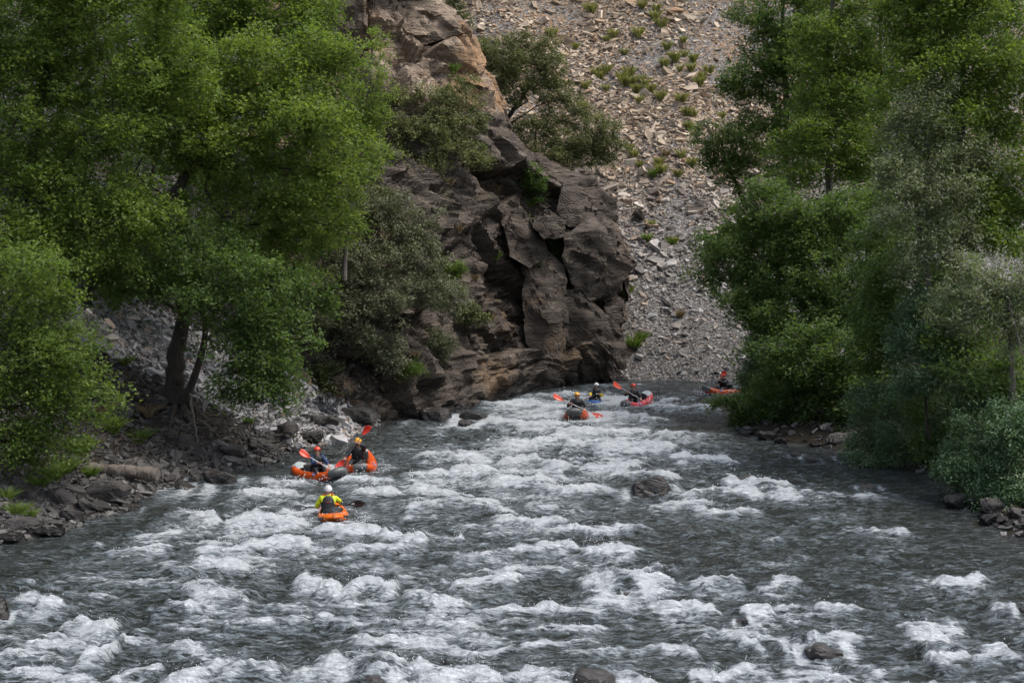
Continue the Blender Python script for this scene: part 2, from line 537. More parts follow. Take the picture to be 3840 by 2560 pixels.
disp += 0.04 * fbm3(w[:, 0] * 2.5, w[:, 1] * 2.5, w[:, 2] * 6, 2, 63)
disp -= 0.5 * (1 - sstep(0, 0.05, e1)) + 0.18 * (1 - sstep(0, 0.05, e2))
sfr = np.tile(np.linspace(0, 1, NS), NT); tfl = np.repeat(tc, NS, 1).ravel()
right = sstep(0.45, 0.6, sfr)
fade = (1 - 0.75 * sstep(0.72, 0.98, tfl) * right) * (0.45 + 0.55 * sstep(0.0, 0.12, tfl)) * (1 - 0.6 * sstep(0.88, 0.95, sfr))
q2 = q + Nn.reshape(-1, 3) * (disp * fade)[:, None]
# upper spur is tan rock; the lower rock's colour is darkened for its shade
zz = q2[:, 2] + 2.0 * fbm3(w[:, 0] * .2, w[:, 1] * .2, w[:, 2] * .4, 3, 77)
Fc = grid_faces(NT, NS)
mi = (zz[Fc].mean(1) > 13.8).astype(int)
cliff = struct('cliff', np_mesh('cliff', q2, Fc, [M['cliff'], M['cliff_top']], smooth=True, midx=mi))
cliff.data.set_sharp_from_angle(angle=math.radians(22))
CLIFF_BVH = BVHTree.FromPolygons([tuple(v) for v in q2], [tuple(map(int, f)) for f in Fc])
add_bvh(q2, Fc)
TERRAIN = BVHTree.FromPolygons(BVH_V, BVH_F)

def hit(px, py, bvh=None):
    r = ray(px, py).normalized()
    loc, nrm, _, _ = (bvh or TERRAIN).ray_cast(Vector((0, 0, CAM_H)), r)
    return loc, nrm

def drop(x, y, bvh=None):
    loc, nrm, _, _ = (bvh or TERRAIN).ray_cast(Vector((x, y, 90)), Vector((0, 0, -1)))
    return loc, nrm
# ------------------------------------------------------------------ water
# crests of standing waves as read on the river: start x,y, end x,y (photo pixels), height m, foam
WAVES = [
 (1900,1490,2180,1475,.30,.8),(1700,1515,2140,1520,.40,1.0),(2150,1480,2420,1500,.35,.7),(2400,1525,2720,1535,.45,1.0),(2150,1555,2560,1580,.45,1.1),
 (1720,1580,2150,1590,.35,1.0),(2050,1620,2450,1615,.45,1.1),(2420,1630,2780,1640,.40,.9),(1850,1660,2200,1668,.45,1.1),(2200,1680,2560,1668,.40,.9),
 (1640,1700,1800,1690,.3,.6),(1530,1720,1860,1710,.40,1.0),(1850,1730,2150,1745,.35,.9),(2150,1760,2450,1740,.40,.8),(2500,1720,2780,1735,.35,1.0),
 (1660,1760,1900,1770,.45,1.0),(1480,1780,1700,1775,.35,.8),(2250,1790,2560,1785,.40,.9),(1820,1800,2100,1810,.42,1.0),(2680,1790,2980,1810,.30,.9),
 (1900,1830,2330,1845,.45,1.1),(2530,1850,2880,1850,.35,1.0),(2850,1850,3200,1855,.30,.9),(3150,1860,3400,1865,.22,.7),(1500,1840,1800,1850,.40,.9),
 (1260,1790,1500,1800,.35,.9),(1300,1840,1520,1850,.3,.7),(950,1790,1180,1815,.35,1.0),(880,1850,1230,1860,.35,.9),(1100,1740,1290,1750,.2,.4),
 (1640,1880,1900,1890,.40,.95),(1500,1895,1700,1900,.3,.6),(2000,1890,2200,1900,.2,.5),(2400,1895,2700,1890,.25,.6),(2560,1920,2900,1925,.25,.8),
 (560,1945,860,1935,.45,1.3),(850,1945,1180,1960,.42,1.2),(470,2000,720,1990,.2,.7),(1800,1955,2150,1950,.38,1.0),(2000,1985,2500,1978,.28,.8),
 (1150,2010,1450,2010,.45,1.2),(1400,2020,1620,2025,.5,1.3),(1250,2060,1560,2070,.35,.9),(900,2030,1180,2050,.35,1.0),(700,2075,1000,2060,.35,1.0),
 (200,2060,420,2040,.25,.8),(380,2060,680,2050,.28,.8),(1600,2075,1950,2070,.30,.9),(1850,2070,2200,2060,.30,1.0),(2150,2065,2420,2060,.30,1.0),
 (700,2110,960,2120,.3,.8),(1950,2020,2100,2025,.2,.5),(3140,1985,3250,1985,.22,.9),(3230,1995,3420,1990,.18,.7),(2780,2000,2920,1990,.15,.4),
 (1100,2160,1300,2230,.42,1.1),(1650,2185,1990,2180,.38,1.0),(2150,2185,2560,2190,.32,1.2),(1270,2225,1520,2215,.48,1.3),(1500,2230,1800,2240,.40,1.2),
 (620,2250,1010,2220,.60,1.0),(560,2300,800,2280,.35,.8),(850,2310,1200,2330,.25,.6),(0,2190,160,2180,.3,.8),(20,2260,250,2270,.35,1.0),
 (2560,2185,2800,2178,.28,1.0),(2800,2190,3030,2185,.30,1.0),(3350,2170,3480,2165,.2,.6),(3460,2175,3740,2180,.22,1.0),(2160,2270,2420,2265,.3,.9),
 (2420,2290,2720,2290,.28,1.1),(2750,2280,2900,2275,.30,1.1),(1560,2330,1830,2330,.30,.9),(1850,2340,2050,2350,.2,.5),(3700,2290,3840,2300,.25,.9),
 (230,2340,460,2350,.35,1.0),(100,2400,380,2420,.3,.7),(1470,2390,1700,2400,.25,.7),(1290,2420,1640,2425,.25,.7),(2000,2360,2300,2355,.15,.4),
 (3050,2290,3250,2300,.2,.7),(3420,2350,3640,2360,.28,.9),(2990,2385,3250,2395,.2,.8),(3390,2390,3560,2395,.30,1.1),(3440,2460,3640,2460,.42,1.2),
 (3600,2480,3840,2470,.28,.9),(300,2470,440,2450,.45,1.1),(0,2440,250,2450,.25,.6),(420,2520,650,2500,.3,.8),(590,2545,1100,2535,.45,1.3),
 (1050,2525,1560,2520,.50,1.3),(1500,2535,1900,2535,.45,1.2),(2700,2400,2900,2440,.15,.6),(2450,2450,2650,2470,.15,.6),(2560,2530,2860,2520,.2,.7),
 (2900,2540,3200,2530,.22,.8),(0,2530,260,2545,.25,.8),(1750,2460,1800,2440,.3,.7),(620,2420,850,2440,.2,.5),(900,2440,1200,2460,.2,.5),(1150,2330,1350,2350,.25,.5),
]
PINS = []          # where the boats lie: x, y, level, reach
RIVER_ROCKS = []   # filled below: (x, y, half width) for the wakes

def wave_list():
    rng = np.random.default_rng(5)
    out = []
    for x0, y0, x1, y1, a, f in WAVES:
        p, q_ = ground(x0, y0 + 6), ground(x1, y1 + 6)
        out.append((p.x, p.y, q_.x, q_.y, a, f))
    for _ in range(230):                                   # lesser crests between them
        px = rng.uniform(-100, 3940); py = 1440 + 1180 * rng.uniform(0, 1) ** 1.25
        g = ground(px, py)
        if g.y < 5: continue
        xl, xr = xs_of(LEFT_SHORE, g.y) + 1.5, xs_of(RIGHT_SHORE, g.y) - 2.0
        if not (xl < g.x < xr): continue
        mid = 1 - abs((g.x - xl) / (xr - xl) - 0.42) * 1.3
        a = rng.uniform(.06, .20) * (0.4 + mid); L = rng.uniform(.5, 2.6)
        tl = rng.normal(0, .2)
        out.append((g.x - L, g.y - L * tl, g.x + L, g.y + L * tl, a, rng.uniform(.1, .6) * (0.25 + mid)))
    return out

def water_field(X, Y):
    H = np.zeros_like(X); Fm = np.zeros_like(X); Hb = np.zeros_like(X)
    wig = 0.85 * fbm2(X * 0.45, Y * 0.25, 3, 201) + 0.14 * fbm2(X * 3, Y * 1.2, 2, 202)
    brk = fbm2(X * 0.9, Y * 0.8, 3, 203)
    for x0, y0, x1, y1, a, f in wave_list():
        L = x1 - x0
        if abs(L) < 0.1: continue
        m = (X > min(x0, x1) - 0.5) & (X < max(x0, x1) + 0.5) & (Y > min(y0, y1) - 6) & (Y < max(y0, y1) + 4)
        if not m.any(): continue
        x, y = X[m], Y[m]
        u = (x - x0) / L
        env = sstep(-0.06, 0.22, u) * sstep(1.06, 0.78, u) * np.clip(1.0 + 0.22 * brk[m], 0.5, 1.3)
        wd = 0.42 + a * 1.25
        d = y - (y0 + (y1 - y0) * u) + wig[m] * (0.6 + 0.8 * a)
        hh = np.where(d > 0, np.exp(-(d / (1.25 * wd)) ** 2), np.exp(-(d / (0.75 * wd)) ** 2)) - 0.30 * np.exp(-((d - 2.4 * wd) / (1.2 * wd)) ** 2)
        Hb[m] = np.maximum(Hb[m], 0.52 * a * env * np.maximum(hh, 0)); H[m] += 0.45 * a * env * np.minimum(hh, 0)
        ff = np.where(d > 0, np.exp(-(d / (0.40 * wd)) ** 2), np.maximum(np.exp(-(d / (0.8 * wd)) ** 2), 0.62 * np.exp(d / (1.1 + 2.6 * a))))
        ff = ff * 0.85 + 0.45 * np.exp(-((d + 0.1 * wd) / 0.16) ** 2)
        Fm[m] = np.maximum(Fm[m], np.clip(f * env * ff, 0, 1.4)) + 0.12 * f * env * ff
    H += Hb
    xl, xr = xs_of(LEFT_SHORE, Y), xs_of(RIGHT_SHORE, Y)
    edge = sstep(0.3, 3.5, X - xl) * sstep(0.3, 5.0, xr - X)
    edge = np.where(Y > 66, sstep(0.2, 2.5, X - xl), edge)
    far = sstep(81, 72, Y)
    turb = np.clip(0.34 + 0.85 * edge * (0.75 + 0.35 * fbm2(X * 0.13, Y * 0.11, 2, 210)) , 0.15, 1.2) * (0.35 + 0.65 * far)
    r1 = 1 - np.abs(fbm2(X * 0.36 + .3 * wig, Y * 0.75, 2, 221)) * 1.7
    r2 = 1 - np.abs(noise2(X * 0.85, Y * 1.75 + wig, 222)) * 2.0
    r3 = 1 - np.abs(noise2(X * 2.0 + wig, Y * 3.5, 223)) * 2.0
    r4 = 1 - np.abs(noise2(X * 6.1, Y * 6.6, 224)) * 2.0
    H += turb * (0.08 * r1 + 0.052 * r2 + 0.03 * r3 + 0.016 * r4 - 0.09)
    ch = 0.5 * r1 + 0.3 * r2 + 0.2 * r3
    Fm += turb * 0.42 * sstep(0.50, 0.95, ch)
    calm = np.clip(0.72 + 0.95 * fbm2(X * 0.16, Y * 0.085, 2, 260), 0.05, 1.25)
    rightcalm = 1 - 0.22 * sstep(3.0, 9.0, X) * sstep(70, 55, Y)
    leftcalm = 1 - 0.7 * sstep(4.5, 1.5, X - xl) * sstep(60, 50, Y)
    Fm = Fm * (0.5 + 0.6 * calm) * rightcalm * leftcalm
    fb = fbm2(X * 0.42, Y * 0.70, 6, 251, 0.66)
    Fm = Fm * np.clip(1.0 + 0.42 * fb, 0.3, 1.6) + 0.10 * np.clip(fb, 0, 1) * turb
    # broad aerated reaches: the chute from the bend, and the left foreground
    chute = np.exp(-((X - 1.0 - 0.10 * (Y - 60)) / 6.5) ** 2) * sstep(40, 52, Y) * sstep(80, 74, Y)
    fore = np.exp(-((X + 4.5) / 6.5) ** 2) * sstep(48, 40, Y)
    Fm += (0.46 * chute + 0.18 * fore) * np.clip(0.9 + 0.9 * fbm2(X * 0.35, Y * 0.22, 3, 240), 0, 2)
    Fm = Fm * (0.25 + 0.75 * edge)
    # froth is lumpy
    fo = np.clip(Fm, 0, 1.1)
    H += fo * (0.034 * np.abs(noise2(X * 1.9, Y * 2.6, 231)) * 2 + 0.035 * np.abs(noise2(X * 4.2, Y * 5, 232)) * 1.6 + 0.016 * noise2(X * 10, Y * 13, 233))
    # water piles up in front of, over and behind the rocks
    for rx, ry, rw, over in RIVER_ROCKS:
        m = (np.abs(X - rx) < rw * 5) & (Y > ry - rw * 12) & (Y < ry + rw * 5)
        if not m.any(): continue
        x, y = (X[m] - rx) / rw, (Y[m] - ry) / rw
        H[m] += over * np.exp(-(x / 1.1) ** 2 - ((y - 1.0) / 1.3) ** 2) - 0.16 * np.exp(-(x / 0.9) ** 2 - ((y + 2.0) / 1.2) ** 2) * min(rw * 2, 1)
        side = np.exp(-((np.abs(x) - 1.15 - 0.12 * np.clip(-y, 0, 9)) / 0.35) ** 2) * sstep(1.5, 0.2, y) * np.exp(np.minimum(y, 0) / 4.0)
        Fm[m] += 0.75 * side + 0.45 * np.exp(-(x / 1.0) ** 2 - ((y + 3.2) / 2.0) ** 2)
        Fm[m] *= 1 - 0.7 * np.exp(-(x / 0.9) ** 2 - ((y - 1.6) / 1.2) ** 2)
    for bx, by, bz, br in PINS:
        w_ = np.exp(-(((X - bx) ** 2 + (Y - by) ** 2) / br ** 2))
        H = H * (1 - w_) + bz * w_
        ring = np.exp(-((np.hypot(X - bx, Y - by) - br * 0.8) / 0.35) ** 2)
        Fm = Fm + 0.35 * ring
    return H, Fm

# boulders standing in the stream: px, py of the waterline, width px, height px, wake
ROCK_SPEC = [
 (2452, 1857, 175, 98, .20, 'black wet boulder with water pouring over it in mid river'),
 (820, 1806, 150, 66, .06, 'dark pointed boulder in the water beside the left bank'),
 (1625, 1572, 150, 58, .08, 'broad flat-topped brown boulder at the foot of the cliff'),
 (1775, 1572, 122, 44, .08, 'low square brown boulder out in the foam from the cliff'),
 (1745, 1588, 66, 18, .05, 'small flat slab in front of the square cliff-foot boulder'),
 (2785, 1795, 80, 24, .12, 'small round wet rock upstream of the overhung right bank shrubs'),
 (3095, 2452, 165, 44, .10, 'low jagged dark rock in the shallow lower right water'),
 (3000, 2428, 90, 16, .05, 'thin rock crest just behind the jagged shallow-water rock'),
 (2200, 2600, 270, 100, .10, 'smooth dark boulder cut off by the bottom edge of the picture'),
 (-14, 2325, 90, 120, .10, 'dark boulder cut off by the left edge of the picture'),
 (2785, 2332, 56, 26, .06, 'small black rock poking out of grey riffles'),
 (3260, 1832, 78, 18, .08, 'thin dark rock awash near the right shrubs'),
 (2880, 1852, 100, 16, .22, 'submerged brown rock with water sliding over, centre right'),
 (3835, 2300, 60, 34, .06, 'brown rock at the right edge of the picture'),
 (3040, 1722, 60, 16, .06, 'flat wet rock in the eddy below the right bank trees'),
 (2985, 1705, 46, 10, .05, 'little flat rock in the eddy below the right bank trees'),
 (3175, 1718, 76, 16, .05, 'long flat dark rock touching the willow bush'),
 (640, 1795, 130, 36, .04, 'dark square-cut block at the water line under the log'),
 (700, 1822, 150, 20, .05, 'flat pale brown slab awash beside the pointed boulder'),
 (730, 1802, 74, 34, .04, 'small humped rock between the log and the pointed boulder'),
 (492, 1908, 70, 26, .05, 'small wet black rock at the tip of the left shore'),
 (2345, 2225, 130, 14, .22, 'rounded ledge under glassy water, lower centre'),
 (1380, 2590, 180, 60, .20, 'reddish brown rock under the bottom wave crest'),
 (2640, 2540, 70, 14, .08, 'tiny brown rock awash near the bottom of the picture'),
 (2235, 1990, 50, 12, .10, 'small brown rock in a foaming crest, mid river'),
]
for px, py, wd, hh, ov, lab in ROCK_SPEC:
    g = ground(px, py)
    RIVER_ROCKS.append((g.x, g.y + wd / ppm(g.y) * 0.3, wd / ppm(g.y) * 0.5, ov))

BOATS = {'back': (1233, 1958), 'blue': (1190, 1800), 'raised': (1345, 1768), 'grin': (2165, 1578), 'white': (2234, 1512), 'red': (2392, 1522), 'far': (2702, 1478)}
for k_, (px, py) in BOATS.items():
    g = ground(px, py)
    PINS.append((g.x, g.y + 0.9, 0.02, 1.25))
rows = [4.0]
while rows[-1] < 96:
    y = rows[-1]
    rows.append(y + (0.5 if y < 24 else 0.0029 * y if y < 83 else 0.4))
rows = np.array(rows)
us = np.concatenate([np.linspace(-1.3, -0.38, 24)[:-1], np.linspace(-0.38, 0.38, 620), np.linspace(0.38, 1.3, 24)[1:]])
WX = us[None, :] * np.clip(rows, 26, 200)[:, None]
WY = np.repeat(rows[:, None], len(us), 1)
WH, WF = water_field(WX, WY)
water_me = np_mesh('river', np.stack([WX, WY, WH], 2).reshape(-1, 3), grid_faces(*WX.shape), smooth=True,
                   attrs={'foam': ('FLOAT', WF.ravel())})

def water_at(x, y):
    h, _ = water_field(np.array([[x]]), np.array([[y]]))
    return float(h[0, 0])

def make_water():
    k = MT('white_water')
    foam = k.attr('foam')
    co = k.coord()
    n1 = k.noise(k.coord(scale=(0.55, 1.0, 1)), 1.3, 5, 0.62, 0.6)
    fine = k.noise(k.coord(scale=(0.40, 1.25, 1), rot=(0, 0, 0.12)), 9.0, 5, 0.68, 0.7)
    fine2 = k.noise(k.coord(scale=(0.45, 1.1, 1), rot=(0, 0, -0.22)), 5.0, 4, 0.6, 1.0)
    d1 = k.math('MULTIPLY', k.math('SUBTRACT', n1, 0.5), 0.9)
    d2 = k.math('MULTIPLY', k.math('SUBTRACT', fine, 0.5), 1.35)
    d3 = k.math('MULTIPLY', k.math('SUBTRACT', fine2, 0.5), 1.0)
    dd = k.math('ADD', d1, k.math('ADD', d2, d3))
    f = k.math('ADD', foam, dd)
    white = k.smooth(f, 0.46, 1.28)
    aer_sheen = k.smooth(k.math('ADD', k.math('MULTIPLY', foam, 0.75), k.math('ADD', k.math('MULTIPLY', dd, 0.5), k.math('MULTIPLY', k.math('ADD', k.math('SUBTRACT', fine, 0.5), k.math('SUBTRACT', fine2, 0.5)), 1.5))), -0.12, 0.95)
    c = k.mix(aer_sheen, (0.017, 0.021, 0.016), (0.205, 0.245, 0.265))  # painted grey-blue sky sheen and ripple contrast, mixed with aerated water
    c = k.mix(white, c, k.mix(k.smooth(fine, 0.25, 0.7), (0.40, 0.435, 0.455), (0.64, 0.675, 0.69)))
    h = k.math('ADD', fine2, k.math('MULTIPLY', fine, 0.45))
    k.set(Base_Color=c, Roughness=k.math('ADD', 0.05, k.math('MULTIPLY', white, 0.5)), IOR=1.33, Normal=k.bump(h, 1.0, 0.32))
    return k.m
M['water'] = make_water()
water_me.materials.append(M['water'])
river = struct('river', water_me)
# ------------------------------------------------------------------ rocks
def hull_mesh(name, pts, mat, cuts_len=0.3, amp=0.12, seed=0, strata=3.0, freq=0.8, origin=None, smooth=True, bevel=0.0):
    """a faceted rock: convex hull of the points, refined and roughened along its bedding"""
    bm = bmesh.new()
    for p in pts: bm.verts.new(p)
    r = bmesh.ops.convex_hull(bm, input=bm.verts[:])
    junk = [v for v in set(r.get('geom_interior', []) + r.get('geom_unused', [])) if isinstance(v, bmesh.types.BMVert)]
    if junk: bmesh.ops.delete(bm, geom=junk, context='VERTS')
    if bevel > 0:
        bmesh.ops.dissolve_limit(bm, angle_limit=math.radians(4), verts=bm.verts[:], edges=bm.edges[:])
        bmesh.ops.bevel(bm, geom=bm.edges[:], offset=bevel, segments=1, affect='EDGES', profile=0.5)
        bmesh.ops.triangulate(bm, faces=bm.faces[:])
    for _ in range(7):
        el = [e for e in bm.edges if e.calc_length() > cuts_len]
        if not el: break
        bmesh.ops.subdivide_edges(bm, edges=el, cuts=1, use_grid_fill=True)
        bmesh.ops.triangulate(bm, faces=[f for f in bm.faces if len(f.verts) > 3])
        if len(bm.verts) > 9000: break
    bm.normal_update()
    co = np.array([v.co[:] for v in bm.verts]); nr = np.array([v.normal[:] for v in bm.verts])
    w_ = co @ rot.T
    s = seed * 13.7
    d = amp * (0.45 * fbm3(w_[:, 0] * freq * .6 + s, w_[:, 1] * freq * .6, w_[:, 2] * freq * strata * .6, 3, 300) + 0.55 * np.tanh(3.5 * noise3(w_[:, 0] * freq * .3, w_[:, 1] * freq * .3 + s, w_[:, 2] * freq * strata, 301)))
    cc, ee, tl = cells3((w_ + s) * (freq * .7, freq * .7, freq * 1.6), 303)
    d += amp * (1.0 * (cc - 0.5) + 0.8 * tl) - amp * 0.9 * (1 - sstep(0, 0.06, ee))
    co = co + nr * d[:, None]
    if origin is not None: co = co - np.array(origin)
    for v, c in zip(bm.verts, co): v.co = c
    me = bpy.data.meshes.new(name)
    bm.to_mesh(me); bm.free()
    if smooth: me.polygons.foreach_set('use_smooth', np.ones(len(me.polygons), bool))
    me.materials.append(mat)
    me.set_sharp_from_angle(angle=math.radians(30))
    return me

# great blocks of the cliff: corner points (photo x, y, distance)
BLOCKS = [
 # capstone at the top, overhanging
 ('cliff_top', [(1345,30,80.5),(1370,140,79.6),(1440,165,79.6),(1600,172,79.2),(1735,128,79.0),(1690,78,79.5),(1640,40,80.5),(1500,18,80.0),(1420,26,80.2),(1350,-60,84),(1600,-50,84),(1730,100,83),(1450,-90,85)]),
 ('cliff_top', [(1635,35,81.5),(1700,60,81),(1712,105,81),(1650,70,80.8),(1640,0,84),(1710,40,84)]),
 ('cliff_top', [(1255,-20,80),(1340,-10,80),(1345,100,79.6),(1300,80,79.5),(1262,40,79.8),(1300,-40,83),(1345,60,83)]),
 # slabs under the capstone
 ('cliff_top', [(1440,170,79.8),(1560,190,79.4),(1700,175,79.2),(1755,200,79.8),(1700,230,79.2),(1590,215,79.0),(1500,200,79.3),(1480,150,83),(1740,150,83),(1750,215,83)]),
 ('cliff_top', [(1560,215,79.3),(1660,210,79.0),(1705,232,79.0),(1690,252,78.9),(1600,238,79.0),(1580,200,82),(1700,215,82)]),
 ('cliff_top', [(1710,240,79.6),(1775,250,80.0),(1850,310,80.2),(1815,330,79.5),(1740,300,79.0),(1690,262,79.2),(1720,220,83),(1840,300,84)]),
 ('cliff_top', [(1770,310,79.8),(1850,345,80.2),(1860,420,80.5),(1800,440,79.8),(1770,400,79.3),(1780,300,83),(1860,360,84),(1860,430,84)]),
 # shoulder block mid right
 ('cliff', [(2110,700,77.5),(2230,660,79.5),(2275,780,79.3),(2200,840,77.8),(2130,850,77.2),(2090,790,77.2),(2120,650,82),(2240,650,83),(2280,800,83),(2150,860,82)]),
 ('cliff', [(2235,715,79.5),(2310,750,80.2),(2320,830,80.2),(2290,860,79.8),(2250,800,79.3),(2250,700,83),(2310,760,84),(2310,850,84)]),
 # the big overhanging block
 ('cliff', [(2120,880,76.4),(2180,845,77.0),(2250,800,78.6),(2300,835,78.9),(2385,985,79.3),(2378,1005,79.3),(2290,1070,78.0),(2280,1110,77.9),(2215,1135,77.2),(2140,1065,76.6),(2110,960,76.2),(2245,865,77.0),(2310,950,77.8),(2150,830,82),(2330,870,83),(2370,1010,83),(2230,1120,82)]),
 ('cliff', [(1990,850,75.5),(2060,790,76.0),(2120,830,76.3),(2110,880,76.2),(2040,900,75.4),(2000,800,80),(2110,820,80)]),
 # slanting slab below it
 ('cliff', [(2115,1085,76.4),(2160,1080,76.7),(2215,1140,77.3),(2330,1240,78.8),(2345,1300,78.9),(2345,1435,79.2),(2200,1435,78.0),(2140,1432,77.4),(2120,1300,76.6),(2100,1180,76.2),(2200,1240,76.8),(2290,1310,77.9),(2130,1080,81),(2340,1230,83),(2340,1440,83)]),
 ('cliff', [(2260,1140,78.4),(2330,1120,79.2),(2355,1200,79.5),(2330,1235,79.0),(2280,1190,78.4),(2280,1110,82),(2350,1160,83)]),
 ('cliff', [(2345,1290,79.6),(2400,1310,80.2),(2425,1370,80.4),(2400,1420,80.3),(2345,1438,79.6),(2350,1270,83),(2420,1350,84),(2400,1430,84)]),
 # ribs of the dark middle face
 ('cliff', [(1958,1010,76.1),(2040,925,76.7),(2118,1000,76.7),(2128,1200,75.9),(2115,1420,75.1),(2030,1445,74.6),(1972,1300,75.0),(1952,1150,75.5),(2060,1180,74.9),(2000,920,81),(2110,1000,81),(2100,1440,80)]),
 ('cliff', [(1880,830,75.9),(1950,770,76.6),(2020,850,76.9),(2050,960,76.5),(1990,1010,75.5),(1910,960,75.2),(1900,780,80),(2030,850,81),(2030,960,81)]),
 ('cliff', [(1940,1390,75),(2000,1330,75.6),(2050,1360,76.2),(2075,1440,76.6),(2010,1455,75.5),(1930,1460,74.6),(1990,1300,80),(2060,1440,80)]),
 ('cliff', [(1270,1530,63.5),(1390,1470,64.4),(1490,1500,65.2),(1545,1540,65.4),(1520,1575,64.8),(1400,1610,62.6),(1290,1620,61.6),(1300,1450,70),(1500,1480,71),(1540,1580,70)]),
]
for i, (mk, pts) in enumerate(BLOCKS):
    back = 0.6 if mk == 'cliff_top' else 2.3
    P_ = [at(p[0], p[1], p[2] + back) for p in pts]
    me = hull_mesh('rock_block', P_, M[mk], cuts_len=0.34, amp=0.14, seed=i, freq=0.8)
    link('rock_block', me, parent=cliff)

def boulder_pts(rng, a, b, c, n=16, flat=0.55):
    """random corner points of a boulder with half sizes a,b and height c"""
    out = []
    for _ in range(n):
        v = rng.normal(size=3); v /= np.linalg.norm(v)
        v = np.sign(v) * np.abs(v) ** flat
        out.append((v[0] * a, v[1] * b, v[2] * c))
    return out

def boulder(name, loc, a, b, c, mat, seed, label=None, group=None, parent=None, tilt=(0, 0, 0), amp=None, cat='rock', flat=0.6, n=16, cut=None):
    rng = np.random.default_rng(seed)
    pts = boulder_pts(rng, a, b, c, n=n, flat=flat)
    R = Matrix.Rotation(tilt[2], 3, 'Z') @ Matrix.Rotation(tilt[0], 3, 'X') @ Matrix.Rotation(tilt[1], 3, 'Y')
    pts = [R @ Vector(p) for p in pts]
    size = max(a, b, c)
    me = hull_mesh(name, pts, mat, cuts_len=cut or max(0.05, size * 0.16), amp=amp or size * 0.05, seed=seed, freq=1.1 / size, bevel=size * 0.06)
    o = link(name, me, parent=parent, loc=loc)
    if label: tag(o, label, cat, group)
    return o

for i, (px, py, wd, hh, ov, lab) in enumerate(ROCK_SPEC):
    g = ground(px, py)
    sc = 1 / ppm(g.y)
    a, c = wd * sc * 0.48, hh * sc * 0.85
    b = a * (0.75 if hh > 30 else 0.9)
    boulder('boulder', (g.x, g.y + b * 0.55, -0.12), a, b, c + 0.10, M['boulder'], 40 + i, lab, 'boulders in the stream', n=14 if i in (0, 1) else 18)

# rocks along the two water lines: px, py (foot), width px, height px, label
SHORE = [
 (95,1870,170,60,.5,'long blue-grey slab leaning down the left bank'),(235,1905,150,60,.5,'second grey slab leaning down the left bank, below the first'),
 (75,1990,190,50,0,'flat dark slab at the lower left waterline'),(180,2010,130,45,0,'rounded pale slab at the lower left waterline'),
 (30,2035,150,40,.1,'dark low slab at the left edge on the waterline'),(400,1895,210,95,.15,'massive dark ledge at the tip of the left shore'),
 (330,1925,120,45,.4,'tilted wedge of rock beside the massive left ledge'),(265,1960,120,55,.3,'angular block below the second leaning slab'),
 (540,1790,150,45,.1,'dark block just under the weathered log'),(1050,1655,150,72,-.2,'big split dark boulder at the foot of the slate bank'),
 (1170,1672,120,60,0,'black rounded boulder at the water by the slate bank'),(1215,1615,120,62,.1,'layered dark boulder above the black rounded one'),
 (1345,1590,170,70,.1,'grey boulder where the slate bank meets the cliff'),(960,1690,140,45,.1,'flat dark rock under the driftwood tangle'),
 (860,1720,130,50,.1,'dark rock in the shadow of the driftwood tangle'),(700,1690,120,60,0,'grey rock half hidden in brush above the log'),
 (450,1480+90,110,80,.3,'bluish block on the shaded left bank beside the big trunk'),(460,1490,70,60,.2,'grey block at the base of the left bank twigs'),
 (3590,1905,110,70,-.2,'brown angular boulder under the right shrubs'),(3660,1920,80,55,.2,'pale boulder beside the brown angular one'),
 (3720,1935,110,70,.1,'broad boulder at the right bank under dark leaves'),(3715,1975,90,55,-.3,'triangular boulder at the right waterline'),
 (3790,1965,60,22,0,'small flat stone at the right waterline'),(3825,1950,90,50,.1,'boulder at the right edge under the shrubs'),
 (2880,1650,80,50,.2,'black rock at the far end of the right bank'),(2930,1665,60,34,-.4,'tilted slab at the far end of the right bank'),
 (3160,1672,130,60,-.2,'broad dark boulder beside the grey willow bush'),(3060,1675,60,20,0,'low flat stone beneath the right bank trees'),
 (2800,1628,70,26,0,'dark ledge under the overhanging branch at the river bend'),
]
for i, (px, py, wd, hh, tl, lab) in enumerate(SHORE):
    loc, nrm = hit(px, py - hh * 0.2)
    gw = ground(px, py)
    if loc is None or loc.y > gw.y + 6 or loc.z < 0: loc = gw
    sc = 1 / ppm(loc.y)
    a, c = wd * sc * 0.47, hh * sc * 0.48
    boulder('shore_rock', (loc.x, loc.y + a * 0.2, loc.z + c * 0.55), a, a * 0.8, c * 1.1, M['shore_rock'], 90 + i, lab, 'rocks along the banks', tilt=(0, tl, 0), cat='rock')

# ---- slate: flat angular pieces
def slab_proto(seed, full=True):
    rng = np.random.default_rng(seed)
    n = int(rng.choice([4, 4, 5, 5, 6]))
    ang = np.sort(rng.uniform(0, 2 * math.pi, n)) 
    ang = np.linspace(0, 2 * math.pi, n, endpoint=False) + rng.uniform(-.4, .4, n)
    el = rng.uniform(0.42, 0.75)
    rr = rng.uniform(0.34, 0.60, n)
    th = rng.uniform(0.06, 0.15)
    top = np.stack([np.cos(ang) * rr, np.sin(ang) * rr * el, th + rng.uniform(-.05, .05, n)], 1)
    bot = np.stack([np.cos(ang) * rr * rng.uniform(.8, 1.1, n), np.sin(ang) * rr * el * 1.0, -th + rng.uniform(-.05, .05, n)], 1)
    v = np.concatenate([top, bot])
    f = []
    for i in range(1, n - 1): f.append((0, i, i + 1))
    if full:
        for i in range(1, n - 1): f.append((n, n + i + 1, n + i))
    for i in range(n):
        j = (i + 1) % n
        f.append((i, n + i, n + j)); f.append((i, n + j, j))
    return v, np.array(f)
PROTO = [slab_proto(s) for s in range(14)]
PROTO_OPEN = [slab_proto(s, False) for s in range(14)]      # bedded stones: their underside lies in the rubble

